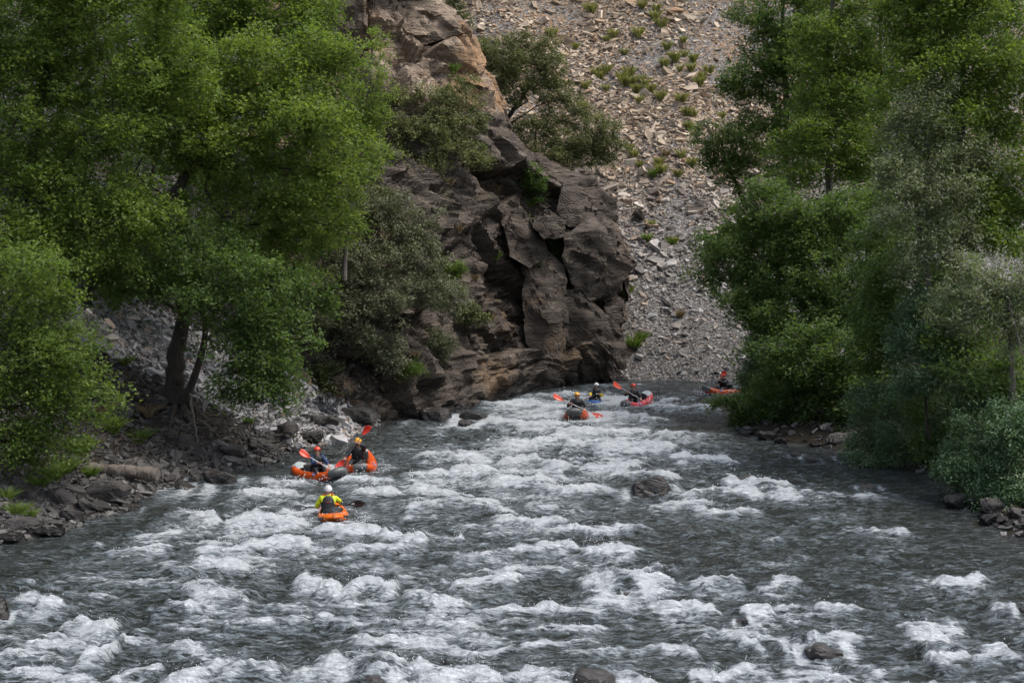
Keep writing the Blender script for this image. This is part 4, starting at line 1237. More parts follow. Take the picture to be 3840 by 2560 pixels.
# --- right bank
make_tree('poplar_tree', 'dark-leaved poplar at the upper left of the right-hand trees', 'tree', gr,
  [(2960, 900, 74), (2950, 500, 74), (2940, 200, 74), (2930, -120, 74)], .2,
  [(2830, 30, 73, 100, 80, 1.3), (2960, 60, 73, 150, 120, 1.8), (2870, 180, 73, 110, 100, 1.4), (3030, 220, 73, 140, 120, 1.6), (2800, 300, 72.5, 110, 55, 1.1), (2730, 330, 72, 50, 35, .6), (2930, 330, 73, 120, 90, 1.4), (2950, -110, 74, 200, 90, 1.8), (3000, 480, 72, 140, 120, 1.5), (2860, 450, 73, 110, 70, 1.2)],
  (0.11, 0.09), 'poplar_dark', 21, lai=4.8, tint0=.5, nmax=220, bark='pale_bark')
make_tree('poplar_tree', 'tall yellow-green poplar in the middle of the right-hand trees', 'tree', gr,
  [(3120, 1000, 68), (3110, 700, 68), (3105, 450, 68), (3110, 200, 68), (3130, -100, 68)], .2,
  [(3060, 180, 67.5, 110, 100, 1.4), (3170, 130, 68, 120, 110, 1.5), (3150, 300, 67.5, 150, 110, 1.7), (3050, 400, 67, 110, 100, 1.3), (3230, 420, 67, 130, 110, 1.5), (3120, 540, 66.5, 150, 100, 1.6), (3000, 620, 66.5, 120, 100, 1.3), (3240, 600, 66, 120, 90, 1.3), (3300, 200, 68, 130, 130, 1.5), (3250, -30, 68, 200, 120, 1.8)],
  PL, 'poplar', 22, lai=4.8, tint0=.52, nmax=240, bark='pale_bark')
make_tree('sycamore_tree', 'round bushy tree standing out against the scree at the river bend', 'tree', gr,
  [(2790, 760, 75), (2760, 690, 75), (2720, 600, 75), (2700, 520, 75)], .12,
  [(2690, 500, 75, 80, 55, 1.2), (2780, 540, 75, 90, 70, 1.2), (2660, 570, 74.8, 60, 55, 1.0), (2720, 620, 74.6, 100, 50, 1.2), (2850, 610, 75, 90, 70, 1.1), (2770, 680, 74.5, 60, 40, .8)],
  (0.10, 0.08), 'poplar_dark', 23, lai=4.5, tint0=.58, rc=.42, nmax=120)
make_tree('alder_tree', 'big dark alder leaning over the water from the right bank', 'tree', gr,
  [(3080, 1560, 64), (3050, 1350, 64), (3000, 1100, 64), (2960, 900, 64.5)], .22,
  [(2900, 780, 65, 150, 90, 1.5), (2790, 830, 66, 110, 80, 1.2), (2700, 900, 67, 90, 70, 1.1), (2850, 930, 65, 170, 100, 1.6), (3020, 860, 64, 160, 110, 1.5), (2740, 1010, 66, 120, 70, 1.2), (2930, 1060, 64, 180, 100, 1.6), (3080, 1020, 63, 160, 120, 1.5), (3190, 800, 64, 140, 120, 1.5), (2850, 1160, 64.5, 140, 90, 1.3), (3030, 1190, 63, 170, 110, 1.5), (3180, 1130, 62.5, 150, 120, 1.4)],
  PL, 'poplar_dark', 24, lai=6.2, tint0=.45, nmax=260)
make_tree('tamarisk_bush', 'feathery grey-green bush hanging over the river at the bend', 'shrub', gr,
  [(2880, 1590, 66), (2850, 1450, 66), (2810, 1300, 66)], .1,
  [(2860, 1210, 66, 80, 70, 1.0), (2840, 1300, 66, 60, 80, .9), (2880, 1380, 65.5, 90, 100, 1.1), (2820, 1420, 66, 50, 70, .7), (2840, 1500, 65.5, 70, 60, .8), (2920, 1280, 65, 80, 80, .9)],
  (0.095, 0.036), 'willow_green', 25, lai=5.6, tint0=.62, rc=.4, per=70, nmax=90)
make_tree('alder_tree', 'low alder with pale trunk stems above the dark right bank', 'tree', gr,
  [(3180, 1600, 60), (3160, 1450, 60), (3130, 1300, 60)], .12,
  [(3000, 1330, 61, 150, 100, 1.3), (3150, 1300, 60, 150, 110, 1.3), (2950, 1440, 61.5, 130, 90, 1.1), (3090, 1430, 60.5, 130, 90, 1.2), (2930, 1530, 62, 110, 60, .9), (3060, 1540, 61, 130, 60, 1.0), (3230, 1450, 59.5, 110, 90, 1.0), (2830, 1560, 63, 60, 45, .7), (3000, 1590, 61.5, 100, 40, .7), (3200, 1560, 60, 90, 50, .8)],
  PL, 'poplar_dark', 26, lai=5.9, tint0=.4, nmax=180, bark='pale_bark', stems=[([(3180, 1600, 60), (3230, 1480, 60), (3260, 1350, 60)], .08)])
make_tree('poplar_tree', 'bright tall poplar in the upper right corner', 'tree', gr,
  [(3600, 1500, 54), (3590, 1000, 54), (3600, 500, 54), (3620, 0, 54)], .24,
  [(3480, 80, 54, 170, 150, 1.6), (3680, 60, 53.5, 190, 160, 1.7), (3560, 280, 53.5, 200, 140, 1.7), (3770, 300, 53, 170, 160, 1.5), (3430, 330, 54, 130, 110, 1.2), (3640, 500, 53, 190, 140, 1.6), (3790, 590, 52.5, 150, 150, 1.4), (3680, 740, 52.5, 190, 140, 1.5), (3800, 860, 52, 150, 130, 1.3), (3600, -130, 54, 320, 130, 1.8), (3380, 60, 55, 120, 120, 1.2), (3350, 480, 55, 120, 100, 1.1)],
  PL, 'poplar', 27, lai=5.1, tint0=.55, nmax=260)
make_tree('willow_tree', 'silvery grey willow among the green trees on the right', 'tree', gr,
  [(3500, 1350, 52), (3480, 1050, 52), (3440, 800, 52), (3420, 600, 52)], .14,
  [(3480, 370, 52, 90, 90, .9), (3420, 480, 52, 100, 80, .9), (3360, 560, 52.3, 110, 60, .9), (3480, 600, 51.5, 130, 80, 1.0), (3400, 700, 51.5, 140, 80, 1.0), (3530, 740, 51, 120, 90, 1.0), (3450, 840, 51, 150, 80, 1.0), (3590, 880, 50.8, 120, 90, .9), (3500, 960, 50.6, 140, 80, 1.0), (3650, 620, 51.5, 90, 80, .8)],
  WL, 'willow', 28, lai=4.3, tint0=.5, rc=.5, per=70, nmax=160, bark='pale_bark')
make_tree('willow_tree', 'second grey willow with bare twigs at the right edge', 'tree', gr,
  [(3800, 1500, 47), (3790, 1250, 47), (3770, 1050, 47)], .1,
  [(3790, 1050, 47, 110, 100, .9), (3720, 1160, 47, 110, 80, .8), (3820, 1200, 46.7, 90, 90, .8), (3640, 1060, 47.5, 100, 80, .8), (3570, 1160, 48, 110, 90, .9)],
  WL, 'willow', 29, lai=3.8, tint0=.42, rc=.46, per=70, nmax=120, bark='pale_bark')
make_tree('alder_tree', 'dark green alder mass below the grey willow', 'tree', gr,
  [(3380, 1600, 55), (3360, 1350, 55), (3330, 1050, 55)], .18,
  [(3290, 950, 56, 130, 110, 1.2), (3380, 1060, 54, 150, 100, 1.2), (3290, 1130, 55, 130, 110, 1.2), (3480, 1150, 53, 120, 100, 1.1), (3360, 1240, 54, 150, 100, 1.2), (3280, 1330, 55, 120, 80, 1.0), (3600, 1300, 51, 140, 100, 1.1), (3700, 1380, 49, 130, 90, 1.0), (3800, 1420, 47.5, 100, 90, .9), (3650, 1180, 50, 130, 90, 1.0)],
  PL, 'poplar_dark', 30, lai=5.8, tint0=.42, nmax=200)
gs = 'osier bushes over the right shore'
make_tree('osier_bush', 'tall feathery osier bush between the alder and the right edge', 'shrub', gs,
  [(3480, 1640, 51), (3470, 1450, 51), (3460, 1250, 51)], .06,
  [(3480, 1180, 51, 90, 90, .8), (3430, 1280, 51, 80, 90, .8), (3530, 1290, 50.5, 100, 100, .9), (3450, 1400, 50.5, 110, 90, .9), (3570, 1420, 50, 110, 90, .9), (3640, 1500, 49, 100, 80, .8)],
  (0.105, 0.044), 'willow_green', 31, lai=5.1, tint0=.55, rc=.42, per=70, nmax=110)
make_tree('osier_bush', 'rounded bluish osier bush drooping into the eddy on the right', 'shrub', gs,
  [(3330, 1735, 55), (3330, 1650, 55), (3340, 1550, 55)], .06,
  [(3300, 1520, 54.5, 100, 80, .9), (3420, 1500, 54, 110, 90, 1.0), (3260, 1620, 54.3, 80, 80, .8), (3370, 1620, 53.8, 120, 90, 1.0), (3490, 1610, 53.5, 100, 90, .9), (3300, 1700, 53.6, 110, 65, .9), (3420, 1705, 53.2, 120, 60, .9), (3235, 1680, 54, 60, 60, .6), (3520, 1690, 52.6, 90, 60, .8), (3560, 1600, 51.5, 100, 100, .9), (3590, 1720, 50.5, 80, 60, .7)],
  (0.105, 0.044), 'willow_green', 32, lai=6.1, tint0=.66, rc=.42, per=70, nmax=130)
make_tree('osier_bush', 'large green osier bush in the lower right corner above boulders', 'shrub', gs,
  [(3760, 1900, 46), (3760, 1780, 46), (3750, 1650, 46)], .07,
  [(3680, 1600, 46.5, 110, 90, .9), (3790, 1560, 46, 110, 100, .9), (3630, 1700, 46.5, 100, 80, .8), (3740, 1720, 45.5, 120, 90, .9), (3830, 1690, 45, 90, 100, .8), (3660, 1800, 46, 110, 70, .8), (3770, 1830, 45, 110, 70, .8), (3850, 1820, 44.5, 80, 90, .7), (3590, 1770, 47.2, 80, 60, .6), (3740, 1880, 45, 90, 45, .6), (3660, 1860, 45.8, 70, 40, .5), (3830, 1900, 44.2, 80, 45, .5)],
  (0.105, 0.044), 'willow_green', 33, lai=5.6, tint0=.5, rc=.42, per=70, nmax=130)
make_tree('alder_branch_bush', 'leafy alder shoot reaching over the water in front of the far kayak', 'shrub', gr,
  [(2870, 1600, 64), (2800, 1560, 63.6), (2730, 1530, 63.3)], .05,
  [(2690, 1525, 63, 45, 18, .3), (2740, 1500, 63.2, 50, 35, .5), (2800, 1520, 63.5, 60, 50, .6), (2800, 1450, 64, 40, 50, .5), (2790, 1580, 63.5, 50, 30, .4)],
  (0.10, 0.08), 'poplar_dark', 34, lai=3.0, tint0=.55, rc=.34, nmax=50)

make_tree('poplar_tree', 'deep-shade poplar seen in gaps behind the right-hand trees', 'tree', gr,
  [(3300, 1300, 78), (3300, 800, 78), (3300, 300, 78), (3300, -100, 78)], .2,
  [(3150, 120, 77, 190, 160, 1.5), (3420, 120, 77, 190, 170, 1.5), (3000, 330, 77, 150, 130, 1.3), (3280, 380, 77, 190, 160, 1.5), (3100, 620, 76, 190, 160, 1.5), (3350, 660, 76, 190, 160, 1.5), (3600, 420, 76, 200, 200, 1.5), (3750, 150, 76, 200, 200, 1.5), (2950, 860, 75, 170, 130, 1.3), (3200, 900, 74, 190, 150, 1.4), (3450, 950, 73, 190, 160, 1.4), (3700, 800, 73, 200, 200, 1.5), (3650, 1150, 70, 220, 180, 1.5), (3100, 1200, 73, 200, 150, 1.4), (3380, 1260, 70, 200, 150, 1.4), (2860, 1080, 72, 150, 120, 1.2), (2880, 1320, 70, 120, 120, 1.0), (3050, 1420, 68, 180, 120, 1.2), (3300, 1480, 64, 180, 120, 1.2)],
  (0.18, 0.15), 'poplar_dark', 41, lai=3.2, tint0=.45, nmax=200)

make_tree('alder_bush', 'dark alder bush drooping to the water between bend and osier', 'shrub', gr,
  [(3000, 1660, 61.5), (3000, 1600, 61.5), (3010, 1540, 61.5)], .06,
  [(2900, 1600, 62.5, 90, 40, .7), (3000, 1610, 61.3, 100, 45, .8), (3110, 1610, 60.3, 100, 50, .8), (3190, 1630, 59.3, 70, 45, .6), (2840, 1610, 63.5, 50, 30, .5), (3220, 1560, 58.8, 80, 60, .7)],
  PL, 'poplar_dark', 44, lai=3.3, tint0=.36, nmax=80)
make_tree('alder_bush', 'dark leafy bush behind the two osier bushes on the right', 'shrub', gr,
  [(3560, 1700, 51.5), (3560, 1600, 51.5), (3550, 1500, 51.5)], .06,
  [(3480, 1480, 52.5, 130, 90, .9), (3600, 1580, 51.5, 130, 100, .9), (3560, 1690, 51.2, 120, 70, .8), (3700, 1500, 49.5, 130, 100, .9), (3800, 1460, 48.5, 110, 110, .9)],
  PL, 'poplar_dark', 45, lai=3.0, tint0=.40, nmax=90)

make_tree('poplar_tree', 'shadowy poplar closing the gaps behind the upper left crowns', 'tree', gl,
  [(300, 1000, 68), (320, 500, 68), (350, 0, 68)], .2,
  [(80, 120, 67, 260, 220, 1.6), (380, 120, 67, 260, 220, 1.6), (680, 250, 67, 240, 200, 1.5), (950, 330, 67, 220, 190, 1.4), (100, 520, 67, 260, 230, 1.5), (400, 520, 67, 260, 220, 1.5), (150, 860, 66, 260, 180, 1.4), (1080, 620, 66, 180, 170, 1.2), (800, 620, 66, 220, 170, 1.3), (10, 720, 65, 200, 220, 1.3), (10, 330, 66, 200, 220, 1.3), (250, 700, 66, 220, 180, 1.3)],
  (0.18, 0.15), 'poplar_dark', 46, lai=2.5, tint0=.42, nmax=160)
# ------------------------------------------------------------------ low plants, dead wood
def tuft_mesh(name, seed, mat, n=110, spread=0.55, wd=0.012, bend=0.5):
    rng = np.random.default_rng(seed)
    a = rng.uniform(0, 2 * math.pi, n); lean = rng.random(n) ** 0.8 * spread
    d = np.stack([np.cos(a) * lean, np.sin(a) * lean, np.ones(n)], 1); d /= np.linalg.norm(d, axis=1, keepdims=True)
    b0 = np.stack([np.cos(a) * rng.random(n) * .16, np.sin(a) * rng.random(n) * .16, np.zeros(n) - .05], 1)
    L = rng.uniform(.55, 1.05, (n, 1))
    side = np.cross(d, rng.normal(size=(n, 3))); side /= np.linalg.norm(side, axis=1, keepdims=True)
    w_ = wd * rng.uniform(.7, 1.5, (n, 1))
    mid = b0 + d * L * .55; tip = b0 + d * L + np.stack([np.cos(a), np.sin(a), -.6 * np.ones(n)], 1) * bend * L * .25
    V = np.stack([b0 - side * w_, b0 + side * w_, mid + side * w_, tip, mid - side * w_], 1).reshape(-1, 3)
    F_ = np.arange(5 * n).reshape(n, 5)
    return np_mesh(name, V, F_, [mat], attrs={'tint': ('FLOAT', np.repeat(rng.random(n), 5))})
TUFTS = {'pale': [tuft_mesh('blades', s, M['grassy'], wd=.022) for s in range(4)],
         'green': [tuft_mesh('blades', 10 + s, M['grass_green'], wd=.022) for s in range(3)],
         'dry': [tuft_mesh('blades', 20 + s, M['dry'], wd=.02) for s in range(3)]}
TUFTS['sedge'] = [tuft_mesh('blades', 30 + s, M['grass_green'], n=240, spread=.7, wd=.008, bend=.9) for s in range(4)]
TUFTS['straw'] = [tuft_mesh('blades', 40 + s, M['dry'], n=200, spread=.7, wd=.007, bend=.9) for s in range(2)]
rngp = np.random.default_rng(4)
def tuft(px, py, hpx, kind, label, group, bvh=None, name='grass_tuft', wide=1.0, off=0.0):
    loc, nrm = hit(px, py, bvh)
    if loc is None: return
    h = hpx / ppm(loc.y)
    o = link(name, TUFTS[kind][int(rngp.integers(len(TUFTS[kind])))], loc=loc - ray(px, py).normalized() * off)
    o.scale = (h * wide, h * wide, h)
    o.rotation_euler = (0, 0, rngp.uniform(0, 6.28))
    tag(o, label, 'grass', group)

SCREE_TUFTS = [(70,122),(158,163),(407,12),(455,55),(480,85),(393,120),(500,165),(565,190),(490,230),(545,245),(590,245),(630,275),(655,255),(597,212),(530,210),(230,262),(270,255),(195,312),(272,320),(360,265),(365,300),(385,325),(405,285),(330,285),(435,325),(395,365),(475,355),(550,365),(600,415),(575,410),(580,463),(785,350),(705,420),(850,470),(185,390),(240,430),(340,185),(275,137),(300,120),(215,30),(560,140),(540,640),(375,570),(395,605),(355,545),(480,628),(470,600),(590,600),(440,830),(525,890),(550,570),(250,275),(345,300),(420,300),(620,300),(460,20)]
for x, y in SCREE_TUFTS:
    px, py = 2000 + x * 1.0045, y * 1.0045 + 22
    hgt = rngp.uniform(34, 58)
    band = ['at the very top of the scree', 'high on the scree', 'on the upper middle scree', 'on the middle scree', 'just above the sandy hollow', 'in the sandy hollow', 'on the lower scree by the pale slabs'][int(np.searchsorted([50, 150, 240, 310, 440, 700], y))]
    colm = ['close to the oaks', 'left of the slope centre', 'at the slope centre', 'right of the slope centre', 'close to the right-hand trees'][int(np.searchsorted([200, 330, 430, 580], x))]
    lab = ('tall' if hgt > 46 else 'short') + ' grass tuft ' + band + ', ' + colm
    tuft(px, py, hgt, 'pale', lab, 'grass tufts on the scree', SCREE_BVH, wide=1.1)
for px, py, h, lab in [(2449, 665, 46, 'bright green round cushion plant on the scree at mid slope'), (2427, 905, 42, 'bright green cushion plant beside the big pale slab'), (2340, 1110, 60, 'leafy green clump where the scree meets the overhanging block'), (2375, 1310, 70, 'grassy clump at the right foot of the cliff'), (2405, 1280, 50, 'lower grassy clump on the rocks right of the cliff foot'), (2520, 920, 40, 'yellow-green grass clump under the sandy hollow')]:
    tuft(px, py, h, 'green', lab, 'green clumps on the scree', name='grass_clump', wide=1.3)
for px, py, h, lab in [(2550, 1190, 40, 'dry russet tuft low on the scree'), (2500, 590, 40, 'dry straw tuft at the middle of the scree')]:
    tuft(px, py, h, 'dry', lab, 'dry tufts', SCREE_BVH, name='dry_tuft', wide=1.2)
# dry and green tufts in the cracks of the cliff
CT = [(1800, 560, 'below the cliff oak'), (1870, 700, 'under the broad oak'), (1955, 800, 'left of the middle cleft'), (1990, 760, 'at the top of the middle cleft'), (1720, 860, 'above the grey oak'), (1780, 1040, 'on the middle rib'), (1660, 1130, 'right beside the grey oak'), (1840, 1190, 'above the lower rock shoulder'), (1900, 1260, 'on the lower rock shoulder'), (1600, 1400, 'above the cliff-foot boulders'), (1500, 1420, 'below the grey oak'), (2050, 720, 'left of the shoulder block'), (1700, 260, 'under the capstone slabs'), (1690, 680, 'right under the cliff oak trunk'), (1930, 1060, 'left of the bright fig-like shrub'), (2000, 1120, 'below the bright fig-like shrub'), (1560, 1330, 'beside the olive broom bush'), (1440, 1450, 'over the cliff-foot ledge'), (1860, 960, 'in the centre of the dark face'), (1985, 700, 'beside the shrub below the broad oak')]
for i, (px, py, wh) in enumerate(CT):
    kd = 'dry' if i % 3 else 'green'
    tuft(px, py + 14, rngp.uniform(30, 48), kd, ('straw-coloured' if i % 3 else 'green') + ' tuft in a cliff crack ' + wh, 'tufts on the cliff', CLIFF_BVH, name='cliff_tuft', wide=1.2)
# left bank grass
LG = [(200, 1800, 95, 'sedge', 1.4, 'yellow-green sedge clump above the leaning slabs'), (150, 1830, 80, 'sedge', 1.3, 'sedge clump left of the weathered log'), (340, 1790, 70, 'sedge', 1.2, 'bright grass beside the end of the log'), (250, 1770, 90, 'sedge', 1.3, 'sedge clump under the hanging poplar leaves'), (60, 1930, 75, 'sedge', 1.4, 'bright grass at the left edge above the waterline'), (20, 1880, 80, 'sedge', 1.4, 'grass clump at the left edge beside the leaning slab'), (110, 1945, 60, 'sedge', 1.3, 'low grass just above the lower left slabs'), (930, 1590, 42, 'sedge', 1.4, 'small green tuft on the grey slate by the water'), (1095, 1645, 26, 'sedge', 1.3, 'tiny bright tuft beside the split boulder'), (470, 1370, 60, 'sedge', 1.2, 'grass on the dark bank left of the big trunk'), (420, 1620, 90, 'sedge', 1.4, 'shaded grass above the log'), (520, 1660, 80, 'sedge', 1.4, 'shaded grass in the brush behind the log'), (300, 1700, 90, 'sedge', 1.4, 'shaded sedge under the low poplar'), (380, 1560, 80, 'straw', 1.4, 'brown grass in the shade under the trees'), (560, 1560, 70, 'straw', 1.4, 'brown grass below the twigs by the big trunk')]
for px, py, h, kd, wd, lab in LG:
    tuft(px, py, h, kd, lab, 'grass on the left bank', wide=wd, name='grass_clump')

gc = 'shrubs rooted in the cliff'
def cliff_shrub(px, py, rx, ry, label, mat='poplar_dark', seed=0, leaf=(0.10, 0.08), tint=.6, name='cliff_shrub', bvh=None, lai=3.2):
    loc, nrm = hit(px, py, bvh)
    Y = loc.y - 0.35
    rng = np.random.default_rng(seed)
    lobes = [(px + rng.uniform(-.3, .3) * rx, py + rng.uniform(-.45, .45) * ry, Y + rng.uniform(-.2, .2), rx * .62, ry * .55, 0.5) for _ in range(4)]
    make_tree(name, label, 'shrub', gc, [loc + Vector((0, .2, -ry * .5 / ppm(Y))), (px, py + ry * .2, Y), (px, py - ry * .4, Y)], .035, lobes, leaf, mat, seed, lai=lai, rc=.3, per=49, tint0=tint, nmax=40, tip=.008)
cliff_shrub(2085, 940, 60, 85, 'bright green fig-like shrub in the cleft beside the overhanging block', seed=51, tint=.85)
cliff_shrub(2000, 690, 50, 70, 'dark green shrub in the cleft below the broad oak', seed=52, tint=.4)
cliff_shrub(1985, 860, 45, 60, 'yellowish shrub hanging in the middle cleft of the cliff', seed=53, tint=.6, mat='poplar')
cliff_shrub(2010, 1010, 50, 60, 'dark leafy shrub lower in the cliff cleft', seed=54, tint=.5)
cliff_shrub(2005, 1235, 48, 55, 'grey-green shrub near the foot of the cliff cleft', seed=55, mat='willow_green', tint=.6)
cliff_shrub(1640, 1310, 75, 70, 'olive broom bush low on the cliff right of the grey oak', seed=56, mat='grey_oak', tint=.4, leaf=(.085, .04))
cliff_shrub(1545, 1385, 60, 40, 'small green broom bush above the cliff-foot ledge', seed=57, mat='poplar', tint=.3, leaf=(.085, .04))
cliff_shrub(1430, 740, 60, 60, 'dark shrub between the young poplar and the cliff oak', seed=58, mat='oak', tint=.4)
cliff_shrub(1700, 1010, 55, 45, 'green bush spilling down the middle of the cliff', seed=59, mat='poplar', tint=.35)
cliff_shrub(1760, 1180, 60, 35, 'low straggling bush on the rock shoulder above the river', seed=60, mat='oak', tint=.4)
cliff_shrub(1210, 1400, 70, 90, 'dark shrub filling the corner where bank meets cliff', seed=61, mat='oak', tint=.3)

# weathered log on the left shore
def capped_tube(name, pts, radii, mat, sides=10, rough=0.0, seed=0):
    v, f_ = tube_path(pts, radii, sides)
    if rough:
        c = np.repeat(np.asarray(pts), sides, 0)
        n = v - c
        v = c + n * (1 + rough * fbm3(v[:, 0] * 3, v[:, 1] * 3, v[:, 2] * 9, 3, seed))[:, None]
    bm = bmesh.new()
    vs = [bm.verts.new(p) for p in v]
    for q_ in f_: bm.faces.new([vs[i] for i in q_])
    bm.faces.new(vs[:sides][::-1]); bm.faces.new(vs[-sides:])
    me = bpy.data.meshes.new(name); bm.to_mesh(me); bm.free()
    me.polygons.foreach_set('use_smooth', np.ones(len(me.polygons), bool))
    me.set_sharp_from_angle(angle=math.radians(50))
    me.materials.append(mat)
    return me
yl = hit(470, 1800)[0].y
lp = spline([np.array(at(330, 1768, yl + .6)), np.array(at(420, 1765, yl + .2)), np.array(at(520, 1772, yl)), np.array(at(592, 1778, yl - .1))], 18)
o = Vector(lp[9])
tag(link('log', capped_tube('log', lp - np.array(o), np.linspace(.24, .20, 18) * (1 + .08 * np.sin(np.arange(18))), M['weathered'], 14, .22, 3), loc=o), 'thick weathered log lying along the left shore', 'log')

def branch_obj(label, pts, r0, r1, mat='driftwood', group='dead branches on the left bank', seed=0, twigs=0):
    rng = np.random.default_rng(seed)
    P_ = spline([np.array(at(*p)) for p in pts], 14)
    P_[1:-1] += rng.normal(0, .03, (12, 3))
    o = Vector(P_[0])
    root = link('dead_branch', capped_tube('dead_branch', P_ - np.array(o), np.linspace(r0, r1, 14), M[mat], 7), loc=o)
    tag(root, label, 'branch', group)
    for t in range(twigs):
        i = int(rng.integers(3, 12)); d = rng.normal(size=3); d[2] *= .6; d /= np.linalg.norm(d)
        L = rng.uniform(.3, .9)
        q_ = np.array([P_[i] + d * L * s + np.array([0, 0, .15 * L * s * s]) for s in np.linspace(0, 1, 5)]) - np.array(o)
        link('twig', capped_tube('twig', q_, np.linspace(r1 * .9, r1 * .25, 5), M[mat], 5), parent=root)
    return root
yb = hit(740, 1650)[0].y
branch_obj('pale bare branch standing upright from the driftwood into the water', [(712, 1475, yb + .5), (722, 1540, yb + .1), (735, 1620, yb - .4), (752, 1690, yb - .9), (762, 1735, yb - 1.2)], .055, .03, 'pale_bark', twigs=2, seed=1)
branch_obj('long pale stick lying level below the big trunk', [(480, 1525, yb + 2.2), (560, 1535, yb + 1.8), (640, 1545, yb + 1.5)], .035, .015, 'pale_bark', twigs=3, seed=2)
branch_obj('bleached forked stick on the dark bank above the sedge', [(310, 1580, yb), (318, 1560, yb), (312, 1545, yb)], .03, .012, 'pale_bark', twigs=4, seed=3)
branch_obj('bleached twig arching beside the log end', [(320, 1745, yl), (345, 1722, yl), (365, 1712, yl)], .025, .01, 'pale_bark', twigs=2, seed=4)
branch_obj('fallen branch slanting down through the driftwood tangle', [(740, 1570, yb + .6), (800, 1610, yb + .2), (850, 1670, yb - .1)], .05, .02, 'driftwood', twigs=5, seed=5)
branch_obj('crooked branch at the right end of the driftwood tangle', [(900, 1680, yb + 1), (980, 1650, yb + 1.2), (1060, 1625, yb + 1.4)], .04, .015, 'driftwood', twigs=5, seed=6)
branch_obj('leaning pole on the left slabs at the picture edge', [(0, 1790, 48.4), (50, 1830, 48), (95, 1865, 47.6)], .04, .02, 'driftwood', seed=7)
branch_obj('bare branch sticking up beside the massive left ledge', [(430, 1905, 46.6), (425, 1870, 46.6), (400, 1845, 46.7)], .025, .01, 'pale_bark', twigs=1, seed=8)
branch_obj('dead limb leaning out of the right willow', [(3835, 1330, 46), (3800, 1200, 46.2), (3780, 1130, 46.4), (3790, 1060, 46.6)], .03, .01, 'pale_bark', 'dead branches on the right bank', twigs=7, seed=9)
branch_obj('bare arching twig at the right picture edge', [(3840, 740, 50), (3790, 680, 50), (3760, 640, 50.2)], .02, .006, 'pale_bark', 'dead branches on the right bank', twigs=5, seed=10)

# tangled brush and roots: nobody could count it
rngb = np.random.default_rng(12)
A_, B_, ra, rb = [], [], [], []
for zone, n in (((620, 1150, 1500, 1720), 420), ((380, 700, 1330, 1540), 260), ((560, 780, 1600, 1760), 160), ((230, 480, 1560, 1760), 120)):
    for _ in range(n):
        px, py = rngb.uniform(zone[0], zone[1]), rngb.uniform(zone[2], zone[3])
        loc, nrm = hit(px, py)
        if loc is None or loc.z < -.1: continue
        p = np.array(loc); d = rngb.normal(size=3) * (1, 1, .55); d /= np.linalg.norm(d)
        if d[2] < 0: d[2] *= -.3
        L = rngb.uniform(.3, 1.3); r = rngb.uniform(.006, .022)
        cur = rngb.normal(size=3) * .5
        prev = p
        for s in range(1, 6):
            t = s / 5
            q_ = p + d * L * t + cur * L * t * t * .6 - np.array([0, 0, .35 * L * t * t])
            A_.append(prev); B_.append(q_); ra.append(r * (1 - .14 * (s - 1))); rb.append(r * (1 - .14 * s)); prev = q_
v, f_ = tube_edges(A_, B_, ra, rb, 4)
tag(link('brushwood', np_mesh('brushwood', v, f_, [M['driftwood']], smooth=True)), 'tangle of dead twigs and roots on the shaded left bank', 'brushwood', kind='stuff')
# roots gripping the bank under the double trunk
for i, (dx, dy, ln) in enumerate([(-.9, -.7, 1.3), (.8, -.9, 1.4), (0, -1.2, 1.2), (-1.2, .2, 1.2), (1.2, -.2, 1.3)]):
    pts = []
    for t in np.linspace(0, 1, 6):
        l2, _ = drop(tb.x + dx * ln * t, tb.y + dy * ln * t)
        pts.append(np.array([tb.x + dx * ln * t, tb.y + dy * ln * t, (l2.z if l2 else tb.z) + .16 * (1 - t) + .02]))
    ro = Vector(pts[0])
    pr = [o_ for o_ in COL.objects if o_.get('label', '').startswith('shaded tree with a thick')][0]
    me = capped_tube('root', np.array(pts) - np.array(pr.location), np.linspace(.14, .03, 6), M['bark'], 7)
    link('root', me, parent=pr)
# ------------------------------------------------------------------ kayaks, paddles, people
def plain(name, col, rough=0.5, spec=0.5, var=0.0, bumpd=0.0, scale=6.0):
    k = MT(name)
    if var or bumpd:
        n = k.noise(k.coord(), scale, 5, 0.6)
        k.set(Base_Color=k.mix(k.smooth(n, 0.3, 0.7), tuple(x * (1 - var) for x in col), tuple(min(1, x * (1 + var)) for x in col)))
        if bumpd: k.set(Normal=k.bump(n, 0.8, bumpd))
    else:
        k.set(Base_Color=col)
    k.set(Roughness=rough)
    k.b.inputs['Specular IOR Level'].default_value = spec
    return k.m
M['orange'] = plain('orange_coated_fabric', (0.52, 0.070, 0.007), 0.35, 0.5, 0.12)
M['red_tube'] = plain('red_coated_fabric', (0.42, 0.014, 0.017), 0.35, 0.5, 0.12)
M['grey_fabric'] = plain('grey_coated_fabric', (0.085, 0.09, 0.085), 0.45, 0.5, 0.2)
M['pale_grey'] = plain('pale_grey_fabric', (0.33, 0.36, 0.36), 0.45, 0.5, 0.15)
M['black_fabric'] = plain('black_neoprene', (0.010, 0.011, 0.013), 0.6, 0.4, 0.2, 0.01, 18)
M['navy'] = plain('navy_dry_jacket', (0.010, 0.028, 0.085), 0.55, 0.4, 0.25, 0.02, 12)
M['black_jacket'] = plain('black_dry_jacket', (0.012, 0.013, 0.016), 0.45, 0.5, 0.25, 0.02, 12)
M['hi_vis'] = plain('yellow_dry_jacket', (0.52, 0.60, 0.012), 0.5, 0.4, 0.25, 0.03, 12)
M['sleeve_yellow'] = plain('yellow_sleeve', (0.62, 0.45, 0.01), 0.5, 0.4, 0.2, 0.02, 12)
M['hull_orange'] = plain('orange_plastic', (0.72, 0.14, 0.008), 0.25, 0.5, 0.08)
